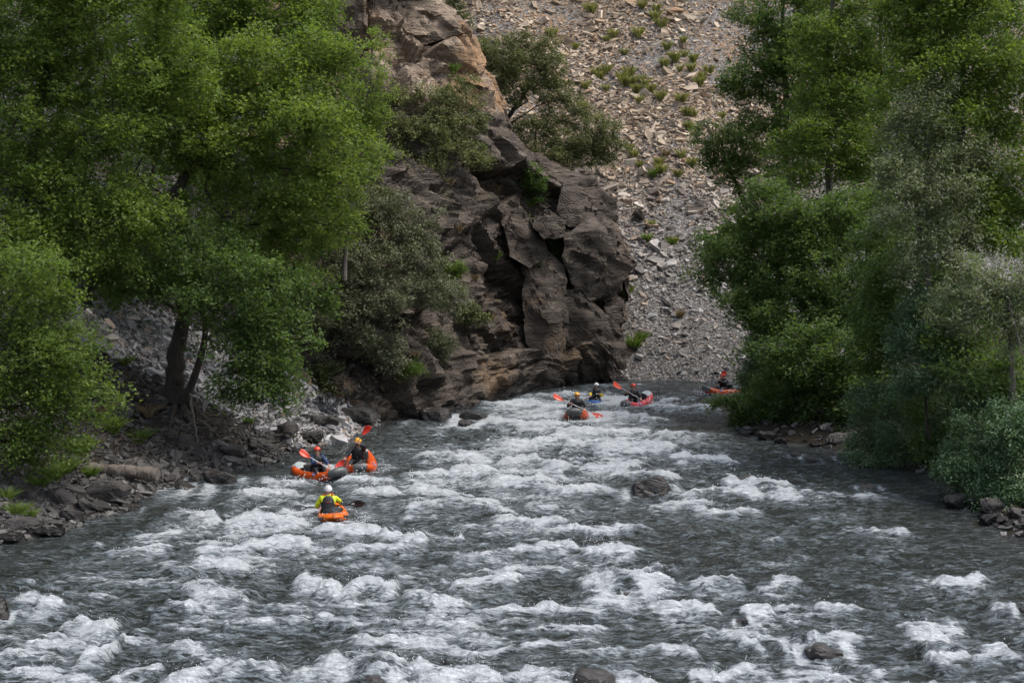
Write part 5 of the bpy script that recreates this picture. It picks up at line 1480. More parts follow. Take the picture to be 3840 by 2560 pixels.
M['hull_blue'] = plain('blue_plastic', (0.012, 0.10, 0.34), 0.3, 0.5, 0.12)
M['carbon'] = plain('black_carbon', (0.012, 0.013, 0.015), 0.3, 0.5)
M['carbon_grey'] = plain('grey_carbon', (0.07, 0.072, 0.08), 0.35, 0.5, 0.15)
M['blade_red'] = plain('red_plastic_blade', (0.60, 0.03, 0.012), 0.35, 0.5, 0.1)
M['blade_orange'] = plain('orange_red_plastic_blade', (0.72, 0.075, 0.03), 0.35, 0.5, 0.1)
M['alu'] = plain('worn_aluminium', (0.45, 0.45, 0.45), 0.4, 0.6, 0.15)
M['white_shell'] = plain('white_helmet_shell', (0.62, 0.62, 0.62), 0.3, 0.5, 0.06)
M['red_shell'] = plain('red_helmet_shell', (0.62, 0.055, 0.022), 0.3, 0.5, 0.08)
M['yellow_shell'] = plain('yellow_helmet_shell', (0.72, 0.33, 0.015), 0.3, 0.5, 0.08)
M['white_print'] = plain('white_print', (0.6, 0.6, 0.58), 0.5)
M['blue_print'] = plain('blue_print', (0.03, 0.07, 0.24), 0.5)
M['red_print'] = plain('dark_red_print', (0.25, 0.012, 0.012), 0.5)
M['cyan_print'] = plain('cyan_strap', (0.10, 0.42, 0.55), 0.5)

def skin_material():
    k = MT('skin')
    f = k.attr('dark')
    n = k.noise(k.coord(), 30, 4, 0.6)
    c = k.mix(n, (0.36, 0.19, 0.125), (0.46, 0.26, 0.18))
    c = k.mix(f, c, (0.025, 0.016, 0.012))
    k.set(Base_Color=c, Roughness=0.5)
    return k.m
M['skin'] = skin_material()

def skinned(name, joints, edges, radii, mat, sub=2):
    """one continuous surface grown round a joint skeleton"""
    me = bpy.data.meshes.new(name)
    me.from_pydata([tuple(j) for j in joints], edges, [])
    o = bpy.data.objects.new(name, me)
    COL.objects.link(o)
    m1 = o.modifiers.new('skin', 'SKIN'); m1.use_smooth_shade = True
    sv = me.skin_vertices[0].data
    for i, r in enumerate(radii):
        sv[i].radius = r if isinstance(r, tuple) else (r, r)
    sv[0].use_root = True
    m2 = o.modifiers.new('sub', 'SUBSURF'); m2.levels = sub; m2.render_levels = sub
    dg = bpy.context.evaluated_depsgraph_get()
    ev = o.evaluated_get(dg)
    out = bpy.data.meshes.new_from_object(ev)
    out.name = name
    bpy.data.objects.remove(o)
    bpy.data.meshes.remove(me)
    out.materials.clear()
    out.materials.append(mat)
    out.polygons.foreach_set('use_smooth', np.ones(len(out.polygons), bool))
    return out

def loft(name, rings, mat, cap=True, smooth=True, closed_loop=False):
    """rings: list of equal-length point lists"""
    R_ = np.array([[tuple(p) for p in r] for r in rings], float)
    n, m = R_.shape[:2]
    bm = bmesh.new()
    vs = [[bm.verts.new(p) for p in r] for r in R_]
    for i in range(n if closed_loop else n - 1):
        for j in range(m):
            a, b_ = vs[i], vs[(i + 1) % n]
            bm.faces.new((a[j], a[(j + 1) % m], b_[(j + 1) % m], b_[j]))
    if cap and not closed_loop:
        bm.faces.new(vs[0][::-1]); bm.faces.new(vs[-1])
    bmesh.ops.recalc_face_normals(bm, faces=bm.faces[:])
    me = bpy.data.meshes.new(name); bm.to_mesh(me); bm.free()
    if smooth: me.polygons.foreach_set('use_smooth', np.ones(len(me.polygons), bool))
    me.materials.append(mat)
    return me

def sheet(name, grid, mat, thick=0.0):
    G = np.array(grid, float)
    me = np_mesh(name, G.reshape(-1, 3), grid_faces(*G.shape[:2]), [mat], smooth=True)
    if thick:
        bm = bmesh.new(); bm.from_mesh(me)
        bmesh.ops.solidify(bm, geom=bm.faces[:], thickness=thick)
        bm.to_mesh(me); bm.free()
    return me

def boat_frame(root, fwd, pitch=0.0, roll=0.0):
    f = Vector((fwd[0], fwd[1], 0)).normalized()
    yaw = math.atan2(-f.x, f.y)
    root.rotation_euler = (Matrix.Rotation(yaw, 4, 'Z') @ Matrix.Rotation(pitch, 4, 'X') @ Matrix.Rotation(roll, 4, 'Y')).to_euler()

def inflatable(label, loc, fwd, s=1.0, tube='orange', pitch=0.0, roll=0.0, ends='grey_fabric', stern='pale_grey', L=1.3, bowt=0.075):
    root = empty('inflatable_kayak', loc)
    tag(root, label, 'kayak', 'kayaks in the rapid')
    boat_frame(root, fwd, pitch, roll)
    root.scale = (s, s, s)
    Wd = 0.35
    def path(t):          # t: 0..1 round the loop, 0 at the bow
        a = 2 * math.pi * t
        y = L * math.cos(a)
        x = Wd * math.copysign(abs(math.sin(a)) ** 0.62, math.sin(a))
        z = 0.13 + 0.22 * abs(y / L) ** 3.2
        r = 0.165 - 0.045 * abs(y / L) ** 3
        return np.array([x, y, z]), r
    def tube_part(t0, t1, n, extra, m):
        ps, rs = zip(*[path(t) for t in np.linspace(t0, t1, n)])
        v, f = tube_path(np.array(ps), np.array(rs) + extra, 14)
        return v, f
    # orange side tubes, each its own chamber
    for k_, (t0, t1) in enumerate(((bowt - .003, 0.435), (0.565, 1.003 - bowt))):
        v, f = tube_part(t0, t1, 40, 0.0, tube)
        side = link('side_tube', np_mesh('side_tube', v, f, [M[tube]], smooth=True), parent=root)
        # printed emblem on the outside of the tube
        for tm in ((t0 * 0.68 + t1 * 0.32) if k_ == 0 else (t0 * 0.32 + t1 * 0.68),):
            c, r = path(tm); c2, _ = path(tm + 0.004)
            d = (c2 - c); d[2] = 0; d /= np.linalg.norm(d)
            outw = np.array([math.copysign(1, c[0]), 0, 0])
            pts = []
            for i in range(9):
                row = []
                for j in range(5):
                    al = math.radians(20 + 50 * j / 4)
                    w_ = (1 - abs(i / 4 - 1) ** 2.2) * 0.5 + 0.5
                    row.append(c + d * ((i - 4) * 0.022) + (outw * math.cos((al - .78) * w_ + .78) + np.array([0, 0, 1]) * math.sin((al - .78) * w_ + .78)) * (r + 0.006))
                pts.append(row)
            link('emblem', sheet('emblem', pts, M['blue_print']), parent=side)
            pts2 = [[p + (np.array(p) - c) * 0.03 for p in row[1:3]] for row in pts[2:6]]
            link('emblem_mark', sheet('emblem_mark', pts2, M['white_print']), parent=side)
    v, f = tube_part(-bowt, bowt, 25, 0.004, ends)
    bow = link('bow_cover', np_mesh('bow_cover', v, f, [M[ends]], smooth=True), parent=root)
    v, f = tube_part(0.432, 0.568, 25, 0.004, stern)
    link('stern_cover', np_mesh('stern_cover', v, f, [M[stern]], smooth=True), parent=root)
    # decks over the two ends
    for sgn, nm, mm in ((1, 'bow_deck', ends), (-1, 'stern_deck', stern)):
        g = []
        for i in range(7):
            y = sgn * L * (0.66 + 0.33 * i / 6)
            wd = Wd * max(0.02, (1 - (y / L) ** 2)) ** 0.31 + 0.02
            z = 0.13 + 0.22 * abs(y / L) ** 3.2 + 0.13
            g.append([(wd * (-1 + 2 * j / 6), y, z + 0.03 * (1 - (-1 + 2 * j / 6) ** 2)) for j in range(7)])
        link(nm, sheet(nm, g, M[mm], 0.012), parent=root)
    # hull bottom and floor
    rings = []
    for i in range(21):
        y = -L * 1.02 + 2 * L * 1.02 * i / 20
        q_ = min(1, abs(y / L))
        wd = Wd * max(0.01, 1 - q_ ** 2) ** 0.31 + 0.10
        z0 = 0.13 + 0.22 * q_ ** 3.2
        ring = []
        for j in range(12):
            a = math.pi * (j / 11)
            ring.append((wd * math.cos(a), y, z0 + 0.02 - (0.20 - 0.04 * q_) * math.sin(a) ** 0.7))
        rings.append(ring)
    link('hull_floor', loft('hull_floor', rings, M[ends]), parent=root)
    # seat back
    g = [[(x_ * 0.27, -0.42 - 0.10 * i / 5, 0.10 + 0.42 * i / 5 - 0.05 * x_ * x_) for x_ in np.linspace(-1, 1, 7)] for i in range(6)]
    link('backrest', sheet('backrest', g, M['black_fabric'], 0.05), parent=root)
    g = [[(x_ * 0.26, -0.40 + 0.45 * i / 5, 0.07 + 0.03 * x_ * x_) for x_ in np.linspace(-1, 1, 7)] for i in range(6)]
    link('seat', sheet('seat', g, M['grey_fabric'], 0.06), parent=root)
    return root

def hardshell(label, loc, fwd, s=1.0, col='hull_orange', pitch=0.0, roll=0.0):
    root = empty('whitewater_kayak', loc)
    tag(root, label, 'kayak', 'kayaks in the rapid')
    boat_frame(root, fwd, pitch, roll)
    root.scale = (s, s, s)
    L = 1.30
    rings = []
    for i in range(31):
        y = -L + 2 * L * i / 30
        q_ = abs(y / L)
        wd = 0.335 * (1 - q_ ** 2.6) ** 0.6 + 0.05 * (1 - q_) + 0.045
        kz = -0.10 + 0.30 * q_ ** 2.4
        dz = 0.20 + 0.10 * q_ ** 2 - 0.05 * q_ ** 6
        ring = []
        for j in range(24):
            a = 2 * math.pi * j / 24
            x = wd * math.copysign(abs(math.cos(a)) ** 0.72, math.cos(a))
            sn = math.sin(a)
            z = kz + (dz - kz) * (0.5 + 0.5 * math.copysign(abs(sn) ** 0.8, sn))
            ring.append((x, y, z))
        rings.append(ring)
    hull = link('hull', loft('hull', rings, M[col]), parent=root)
    # black side flashes
    for sx in (-1, 1):
        g = []
        for i in range(8):
            y = -1.0 + 0.75 * i / 7
            q_ = abs(y / L)
            wd = 0.335 * (1 - q_ ** 2.6) ** 0.6 + 0.05 * (1 - q_) + 0.045
            kz = -0.10 + 0.30 * q_ ** 2.4; dz = 0.20 + 0.10 * q_ ** 2 - 0.05 * q_ ** 6
            row = []
            for j in range(4):
                a = math.radians(-5 + (35 - 3 * i) * j / 3)
                row.append((sx * (wd * abs(math.cos(a)) ** 0.72 + 0.004), y, kz + (dz - kz) * (0.5 + 0.5 * math.copysign(abs(math.sin(a)) ** 0.8, math.sin(a))) + 0.003))
            g.append(row)
        link('side_flash', sheet('side_flash', g, M['carbon']), parent=hull)
    # cockpit rim and spray deck
    def oval(a, b, z, n=28): return [(a * math.cos(t), 0.02 + b * math.sin(t) - 0.02, z) for t in np.linspace(0, 2 * math.pi, n, endpoint=False)]
    link('cockpit_rim', loft('cockpit_rim', [oval(.285, .46, .19), oval(.30, .475, .215), oval(.29, .465, .245), oval(.26, .43, .25)], M['carbon'], cap=False), parent=root)
    link('spray_deck', loft('spray_deck', [oval(.285, .455, .252), oval(.25, .40, .275), oval(.20, .24, .285), oval(.18, .17, .33)], M['black_fabric'], cap=False), parent=root)
    # moulded grooves, straps and emblem on the rear deck
    def deck_z(y):
        q_ = abs(y / L); return 0.20 + 0.10 * q_ ** 2 - 0.05 * q_ ** 6
    for sx in (-1, 1):
        g = [[(sx * (0.065 + 0.022 * j), y, deck_z(y) + 0.004 - 0.0 * j) for j in range(2)] for y in np.linspace(-0.66, -0.56, 4)]
        link('deck_groove', sheet('deck_groove', g, M['red_print'], 0.004), parent=hull)
        g = [[(sx * (0.14 + 0.12 * j), y, deck_z(y) + 0.003 - 0.012 * j) for j in range(2)] for y in np.linspace(-0.52, -0.48, 3)]
        link('strap', sheet('strap', g, M['cyan_print'], 0.006), parent=root)
    for r0, r1, mm in ((0.105, 0.07, 'white_print'), (0.068, 0.045, 'carbon')):
        g = [[(rr * math.cos(t), -0.92 + rr * 0.9 * math.sin(t), deck_z(-0.92 + rr * 0.9 * math.sin(t)) + 0.006) for rr in (r0, r1)] for t in np.linspace(0.35, math.pi - 0.35, 12)]
        link('emblem', sheet('emblem', g, M[mm], 0.003), parent=hull)
    v, f = tube_path([(-.04, -1.24, .26), (-.03, -1.31, .27), (.03, -1.31, .27), (.04, -1.24, .26)], [.01] * 4, 6)
    link('grab_loop', np_mesh('grab_loop', v, f, [M['carbon']], smooth=True), parent=root)
    return root

def paddle(label, A, B, shaft_m='alu', blade_m=('blade_red', 'blade_red'), face=(0, -1, 0.25), feather=0.0, wide=0.19, rounded=False, mark=None):
    """A, B: the two blade tips"""
    A, B = Vector(A), Vector(B)
    mid = (A + B) / 2
    d = (B - A).normalized(); Ln = (B - A).length
    root = empty('paddle', mid)
    tag(root, label, 'paddle', 'double-bladed paddles')
    o3 = np.array(mid)
    bl = 0.46 * Ln / 2.05
    pa, pb = np.array(A + d * bl * 0.95), np.array(B - d * bl * 0.95)
    ts = np.linspace(0, 1, 9)
    v, f = tube_path(np.array([pa + (pb - pa) * t for t in ts]) - o3, [0.0155] * 9, 8)
    link('shaft', np_mesh('shaft', v, f, [M[shaft_m]], smooth=True), parent=root)
    for tip, sg, mm, fe in ((A, -1, blade_m[0], 0.0), (B, 1, blade_m[1], feather)):
        dd = d * sg
        nrm = Vector(face); nrm = (nrm - dd * nrm.dot(dd)).normalized()
        nrm = Quaternion(dd, fe) @ nrm
        side = dd.cross(nrm)
        base = tip - dd * bl
        g = []
        for i in range(15):
            t = i / 14
            if rounded: wv = wide * 0.5 * (math.sin(math.pi * min(1, t * 1.02 + 0.0) ** 1.35)) ** 0.7 if 0 < t < 1 else 0.02
            else: wv = wide * 0.5 * (0.12 + 0.88 * float(sstep(0.02, 0.55, t))) * (1.0 if t < 0.86 else 1 - 0.55 * ((t - 0.86) / 0.14) ** 1.6)
            row = []
            for j in range(7):
                y = -1 + j / 3
                curve = 0.035 * (1 - (2 * t - 0.7) ** 2) - 0.02 * y * y + 0.012 * (1 if j == 3 else 0)
                row.append(base + dd * (bl * (t + (0.05 * y if not rounded else 0) * t)) + side * (wv * y) + nrm * (-curve))
            g.append([tuple(p - mid) for p in row])
        bo = link('blade', sheet('blade', g, M[mm], 0.012), parent=root)
        if mark:
            for off in (0.007, -0.020):
                gg = [[tuple(Vector(g[i][j]) + nrm * off) for j in (2, 3, 4)] for i in (2, 3, 4, 5)]
                link('emblem', sheet('emblem', gg, M[mark], 0.002), parent=bo)
    return root

def paddler(label, hip, fwd, hands, s=1.0, jacket='black_jacket', sleeve=None, vest='black_fabric', helmet='red_shell', lean=0.06, look=None, beard=0.0, side_lean=0.0, elbow_out=(0.6, 0.6), skirt=True, vest_print=None, collar=None, vents=False, leg_drop=0.0):
    """hip: seat point; fwd: facing; hands: two world points (person's left, right)"""
    f = Vector((fwd[0], fwd[1], 0)).normalized(); up = Vector((0, 0, 1)); r = f.cross(up)     # r: person's right
    root = empty('person', hip)
    tag(root, label, 'person', 'paddlers running the rapid')
    def W(x, y, z): return (r * x + f * y + up * z) * s
    sl_ = side_lean
    pel, wst, chs, nck = W(0, 0, .10), W(sl_ * .3, lean * .4, .26), W(sl_ * .8, lean, .44), W(sl_, lean * 1.15, .575)
    hb, ht = W(sl_ * 1.1, lean * 1.3 + .015, .655), W(sl_ * 1.15, lean * 1.35 + .01, .775)
    shl, shr = W(-.185 + sl_ * .95, lean * 1.05, .50), W(.185 + sl_ * .95, lean * 1.05, .50)
    org = Vector(hip)
    hl, hr = Vector(hands[0]) - org, Vector(hands[1]) - org
    def arm(sh, hand, sgn, eo):
        up_l, lo_l = .30 * s, .275 * s
        v = hand - sh; d = v.length
        if d > (up_l + lo_l) * .985:
            hand = sh + v.normalized() * (up_l + lo_l) * .985; v = hand - sh; d = v.length
        a = (up_l ** 2 - lo_l ** 2 + d * d) / (2 * d)
        h = math.sqrt(max(1e-6, up_l ** 2 - a * a))
        dn = v.normalized()
        hint = (r * sgn * eo + up * -0.75 - f * 0.15)
        hint = (hint - dn * hint.dot(dn)).normalized()
        return sh + dn * a + hint * h, hand
    el, hl2 = arm(shl, hl, -1, elbow_out[0])
    er, hr2 = arm(shr, hr, 1, elbow_out[1])
    lk = Vector((look[0], look[1], look[2] if len(look) > 2 else 0)).normalized() if look else f.copy()
    lr = lk.cross(up).normalized()
    # --- body: one continuous surface, with head, arms, hands with fingers, legs
    J, E, Rr = [], [], []
    def add(p, rad, par=None):
        J.append(Vector(p)); Rr.append(rad if isinstance(rad, tuple) else (rad, rad))
        if par is not None: E.append((par, len(J) - 1))
        return len(J) - 1
    k = s
    i_p = add(pel, (.15 * k, .12 * k)); i_w = add(wst, (.13 * k, .10 * k), i_p); i_c = add(chs, (.15 * k, .105 * k), i_w)
    i_n = add(nck, .058 * k, i_c); i_h = add(hb, (.078 * k, .088 * k), i_n); add(ht, (.07 * k, .08 * k), i_h)
    for sh, el_, hd, sg in ((shl, el, hl2, -1), (shr, er, hr2, 1)):
        a = add(sh, .062 * k, i_c); b_ = add(el_, .045 * k, a)
        dr = (hd - el_).normalized()
        wr_ = hd - dr * .075 * k
        c = add(wr_, .030 * k, b_)
        p = add(hd - dr * .02 * k, (.036 * k, .024 * k), c)
        sd2 = dr.cross(up); sd2 = sd2.normalized() if sd2.length > .1 else r
        pn = sd2.cross(dr)
        for q_, ln_ in ((-.034, .050), (-.011, .060), (.012, .056), (.033, .044)):
            k1 = add(hd + (sd2 * q_ + dr * .035) * k, .0105 * k, p)
            k2 = add(hd + (sd2 * q_ + dr * (.035 + ln_ * .55) - pn * .028) * k, .0095 * k, k1)
            add(hd + (sd2 * q_ + dr * (.02 + ln_ * .3) - pn * .052) * k, .0085 * k, k2)
        t1 = add(hd + (sd2 * -.045 * sg - dr * .01 - pn * .012) * k, .012 * k, p)
        add(hd + (sd2 * -.045 * sg + dr * .025 - pn * .035) * k, .0105 * k, t1)
    ld = leg_drop
    def legs(p0, f1, f2, f3, f4):
        for sg in (-1, 1):
            a = add(W(.10 * sg, .06, .08), f1 * k, p0); b_ = add(W(.15 * sg, .44, .17 - ld), f2 * k, a); c = add(W(.13 * sg, .80, .05 - ld), f3 * k, b_)
            if f4: add(W(.13 * sg, .86, .12 - ld), f4 * k, c)
    legs(i_p, .085, .062, .045, .035)
    me = skinned('body', J, E, Rr, M['skin'], 2)
    # face: sockets, nose, chin, and darker brows, eyes, mouth, beard
    co = np.empty(len(me.vertices) * 3); me.vertices.foreach_get('co', co); co = co.reshape(-1, 3)
    hc = np.array((hb + ht) / 2 + lk * 0.0)
    loc_ = (co - hc) / k
    lx, ly, lz = loc_ @ np.array(lr), loc_ @ np.array(lk), loc_[:, 2]
    hd_ = (np.abs(lx) < .1) & (np.abs(ly) < .13) & (lz > -.13) & (lz < .13)
    nose = np.exp(-(lx / .016) ** 2 - ((lz + .02) / .022) ** 2) * (ly > 0)
    chin = np.exp(-(lx / .04) ** 2 - ((lz + .085) / .025) ** 2) * (ly > 0)
    sock = np.exp(-((np.abs(lx) - .032) / .014) ** 2 - ((lz - .012) / .012) ** 2) * (ly > 0)
    mv = (0.03 * nose + 0.018 * chin - 0.010 * sock) * hd_
    co += np.array(lk)[None] * (mv * k)[:, None]
    dark = np.clip(0.85 * np.exp(-((np.abs(lx) - .032) / .016) ** 2 - ((lz - .014) / .012) ** 2) + .55 * np.exp(-(lx / .028) ** 2 - ((lz + .058) / .007) ** 2), 0, 1) * (ly > .02)
    if beard: dark = np.clip(dark + beard * (lz < -.045) * (ly > -.02) * np.exp(-((lz + .08) / .04) ** 2), 0, 1)
    dark = dark * hd_
    me.vertices.foreach_set('co', co.ravel())
    at_ = me.attributes.new('dark', 'FLOAT', 'POINT'); at_.data.foreach_set('value', dark.astype(np.float32))
    me.update()
    link('body', me, parent=root)
    # --- jacket over torso and arms
    J, E, Rr = [], [], []
    i_p = add(pel + up * -.02 * k, (.185 * k, .15 * k)); i_w = add(wst, (.165 * k, .135 * k), i_p); i_c = add(chs, (.18 * k, .135 * k), i_w)
    i_n = add(nck + up * -.012 * k, .085 * k, i_c); add(nck + up * .03 * k, .07 * k, i_n)
    for sh, el_, hd in ((shl, el, hl2), (shr, er, hr2)):
        dr = (hd - el_).normalized()
        a = add(sh, .088 * k, i_c); b_ = add(el_, .066 * k, a); add(hd - dr * .085 * k, .044 * k, b_)
    jm = skinned('jacket', J, E, Rr, M[jacket], 2)
    cj = np.empty(len(jm.vertices) * 3); jm.vertices.foreach_get('co', cj); cj = cj.reshape(-1, 3)
    nj = np.empty(len(jm.vertices) * 3); jm.vertices.foreach_get('normal', nj); nj = nj.reshape(-1, 3)
    cj += nj * (0.010 * k * fbm3(cj[:, 0] * 9, cj[:, 1] * 9, cj[:, 2] * 16, 2, 7))[:, None]       # creases
    jm.vertices.foreach_set('co', cj.ravel()); jm.update()
    jk = link('jacket', jm, parent=root)
    if sleeve:
        for el_, hd in ((el, hl2), (er, hr2)):
            pts = [el_ + (hd - el_) * t for t in np.linspace(-.05, .74, 6)]
            v, f_ = tube_path([tuple(p) for p in pts], np.array([.070, .078, .076, .070, .062, .050]) * k, 12)
            link('sleeve_cuff', np_mesh('sleeve_cuff', v, f_, [M[sleeve]], smooth=True), parent=jk)
    # --- dark trousers
    J, E, Rr = [], [], []
    i_p = add(pel + up * -.03 * k, (.17 * k, .135 * k))
    legs(i_p, .100, .076, .060, .055)
    link('trousers', skinned('trousers', J, E, Rr, M['black_fabric'], 2), parent=root)
    # --- life vest
    def oval(c, a, b_, n=20): return [tuple(Vector(c) + r * (a * k * math.copysign(abs(math.cos(t)) ** .8, math.cos(t))) + f * (b_ * k * math.copysign(abs(math.sin(t)) ** .8, math.sin(t)))) for t in np.linspace(0, 2 * math.pi, n, endpoint=False)]
    rings = [oval(pel + up * .08 * k, .178, .150), oval(pel + up * .10 * k, .192, .165), oval(wst, .190, .165), oval((wst + chs) / 2, .196, .172), oval(chs, .192, .170), oval(chs + (nck - chs) * .45, .165, .150), oval(chs + (nck - chs) * .78, .115, .115), oval(chs + (nck - chs) * .95, .085, .09)]
    vs_ = link('life_vest', loft('life_vest', rings, M[vest], cap=False), parent=root)
    if vest_print:
        for z_, w_, mm in vest_print:
            c = wst + (chs - wst) * z_
            sg = -1
            g = [[tuple(c + r * (x_ * k) + f * (sg * (.176 - .25 * x_ * x_) * k) + up * (dz * k)) for dz in (-.018, .018)] for x_ in np.linspace(-w_, w_, 5)]
            link('vest_mark', sheet('vest_mark', g, M[mm], .004), parent=vs_)
    if collar:
        for sg in (-1, 1):
            c1 = nck + r * sg * .06 * k - up * .01 * k; c2 = (shl if sg < 0 else shr) + up * .075 * k - r * sg * .03 * k
            v, f_ = tube_path([tuple(c1), tuple((c1 + c2) / 2 + up * .02 * k), tuple(c2)], [.035 * k, .04 * k, .03 * k], 8)
            link('shoulder_panel', np_mesh('shoulder_panel', v, f_, [M[collar]], smooth=True), parent=vs_)
    # --- helmet
    hcen = (hb + ht) / 2 + up * .018 * k - lk * .008 * k
    def hp(th, ph, off=0.0):
        rx, ry, rz = (.112 + off) * k, (.132 + off) * k, (.122 + off) * k
        return hcen + lr * (rx * math.sin(th) * math.cos(ph)) + lk * (ry * math.sin(th) * math.sin(ph)) + up * (rz * math.cos(th))
    rings = []
    NP = 28
    for i in range(13):
        t = 0.04 + (i / 12)
        ring = []
        for j in range(NP):
            ph = 2 * math.pi * j / NP
            front = max(0, math.sin(ph))
            back = max(0, -math.sin(ph))
            lim = math.radians(93 - 16 * front ** 2 + 16 * back)
            ring.append(tuple(hp(min(t, 1.0) * lim, ph, 0.006 * (i == 12))))
        rings.append(ring)
    rings.append([tuple(hcen + (Vector(p) - hcen) * .93) for p in rings[-1]])
    hm = link('helmet', loft('helmet', rings, M[helmet]), parent=root)
    for sg in (-1, 1):
        g = []
        for i in range(5):
            row = []
            for j in range(5):
                ph = (0 if sg > 0 else math.pi) + sg * math.radians(-38 + 66 * j / 4)
                row.append(tuple(hp(math.radians(88 + 40 * i / 4), ph, -.012)))
            g.append(row)
        link('ear_guard', sheet('ear_guard', g, M['black_fabric'], .012), parent=hm)
    v, f_ = tube_path([tuple(hp(math.radians(125), 0, -.02)), tuple(hcen - up * .118 * k + lk * .05 * k), tuple(hp(math.radians(125), math.pi, -.02))], [.008 * k] * 3, 6)
    link('chin_strap', np_mesh('chin_strap', v, f_, [M['black_fabric']], smooth=True), parent=hm)
    if vents:
        for th, ph0, ln_ in ((25, -100, 30), (48, -60, 16), (48, -125, 16), (62, -92, 10), (35, -30, 20), (35, -150, 20)):
            g = [[tuple(hp(math.radians(th + a_), math.radians(ph0 + b_), .004)) for b_ in (-3, 3)] for a_ in np.linspace(0, ln_, 4)]
            link('vent', sheet('vent', g, M['carbon'], .003), parent=hm)
    return root

# place them: waterline pixel -> position on the river
def afloat(px, py): 
    g = ground(px, py); return Vector((g.x, g.y, 0.0))
# 1 yellow jacket, seen from behind
W0 = ground(*BOATS['back'])
def pt(px, py, dy, base): return at(px, py, base.y + dy)
b = hardshell('orange whitewater kayak seen from its stern under the yellow-jacketed paddler', (W0.x, W0.y + 1.0, -0.07), (-0.14, 1), 1.04, 'hull_orange', pitch=math.radians(-2), roll=math.radians(-3))
hip = at(1231, 1935, W0.y + 1.0)
A, B = at(1089, 1907, hip.y + .42), at(1369, 1886, hip.y + .36)
paddle('black carbon paddle with rounded blades held level by the yellow-jacketed paddler', A, B, 'carbon', ('carbon_grey', 'carbon'), (0, -1, .3), 0.5, 0.22, True, 'white_print')
paddler('person in yellow jacket, black vest and white helmet paddling away', hip, (-0.06, 1), (A + (B - A) * .37, at(1246, 1862, hip.y + .30)), 1.04, 'hi_vis', None, 'black_fabric', 'white_shell', lean=.07, elbow_out=(.5, 1.3), vest_print=[(.85, .05, 'red_print')], collar='orange', vents=True, leg_drop=.14)
# 2 blue jacket, red helmet
W0 = ground(*BOATS['blue'])
inflatable('orange inflatable kayak with grey bow turned toward the viewer on the left', (W0.x, W0.y + .6, -0.07), (.62, -.78), 1.0, 'orange', pitch=math.radians(4), roll=math.radians(2), L=1.3, bowt=.09)
hip = at(1189, 1768, W0.y + .75)
A, B = at(1125, 1691, hip.y - .30), at(1306, 1799, hip.y - .75)
paddle('red-bladed paddle held diagonally by the person in the blue jacket', A, B, 'alu', ('blade_orange', 'blade_red'), (.2, -1, .5), .6, .20)
paddler('person in dark blue jacket and red helmet in the left orange inflatable', hip, (.30, -.95), (A + (B - A) * .66, A + (B - A) * .40), 1.0, 'navy', None, 'black_fabric', 'red_shell', lean=.05, look=(.2, -1, 0))
# 3 paddle raised, black jacket
W0 = ground(*BOATS['raised'])
inflatable('orange inflatable kayak bow-on, just behind the other left one', (W0.x, W0.y + .8, -0.08), (.10, -1), 1.08, 'orange', pitch=math.radians(-3), roll=math.radians(5), L=1.15, bowt=.04)
hip = at(1345, 1740, W0.y + .95)
A, B = at(1386, 1597, hip.y - .35), at(1264, 1756, hip.y - .62)
paddle('red-bladed paddle raised nearly upright over the bearded paddler', A, B, 'carbon_grey', ('blade_red', 'blade_red'), (.3, -1, .1), .3, .21)
paddler('bearded person in black jacket and yellow helmet lifting a paddle', hip, (-.08, -1), (A + (B - A) * .385, A + (B - A) * .76), 1.08, 'black_jacket', None, 'black_fabric', 'yellow_shell', lean=.06, beard=.9, look=(0, -1, -.05), elbow_out=(1.5, .6))
# 4 grinning, yellow helmet, mid rapid
W0 = ground(*BOATS['grin'])
inflatable('orange inflatable kayak punching its grey bow through the central foam', (W0.x, W0.y + .9, -0.06), (-.10, -1), 1.03, 'orange', pitch=math.radians(7), roll=math.radians(4), L=1.2)
hip = at(2163, 1549, W0.y + 1.1)
A, B = at(2075, 1483, hip.y - .25), at(2261, 1566, hip.y - .55)
paddle('orange-bladed paddle slanting across the person in the central foam', A, B, 'alu', ('blade_orange', 'blade_orange'), (.1, -1, .6), .3, .21)
paddler('smiling person in black jacket and yellow helmet in the central foam', hip, (0, -1), (A + (B - A) * .63, A + (B - A) * .35), 1.08, 'black_jacket', None, 'black_fabric', 'yellow_shell', lean=.10, beard=.5, look=(.1, -1, 0))
# 5 white helmet, blue kayak
W0 = ground(*BOATS['white'])
hardshell('blue whitewater kayak half buried in foam behind the central inflatable', (W0.x, W0.y + 1.0, -0.14), (-.15, -1), 1.0, 'hull_blue', pitch=math.radians(1))
hip = at(2236, 1502, W0.y + 1.0)
A, B = at(2293, 1457, hip.y - .15), at(2178, 1502, hip.y - .95)
paddle('black carbon paddle of the white-helmeted person in the blue kayak', A, B, 'carbon', ('carbon', 'carbon'), (-.2, -1, .5), .3, .21, True)
paddler('person with white helmet and yellow sleeves in the blue kayak', hip, (-.05, -1), (A + (B - A) * .42, A + (B - A) * .72), 1.0, 'black_jacket', 'sleeve_yellow', 'black_fabric', 'white_shell', lean=.10, beard=.4, leg_drop=.16)
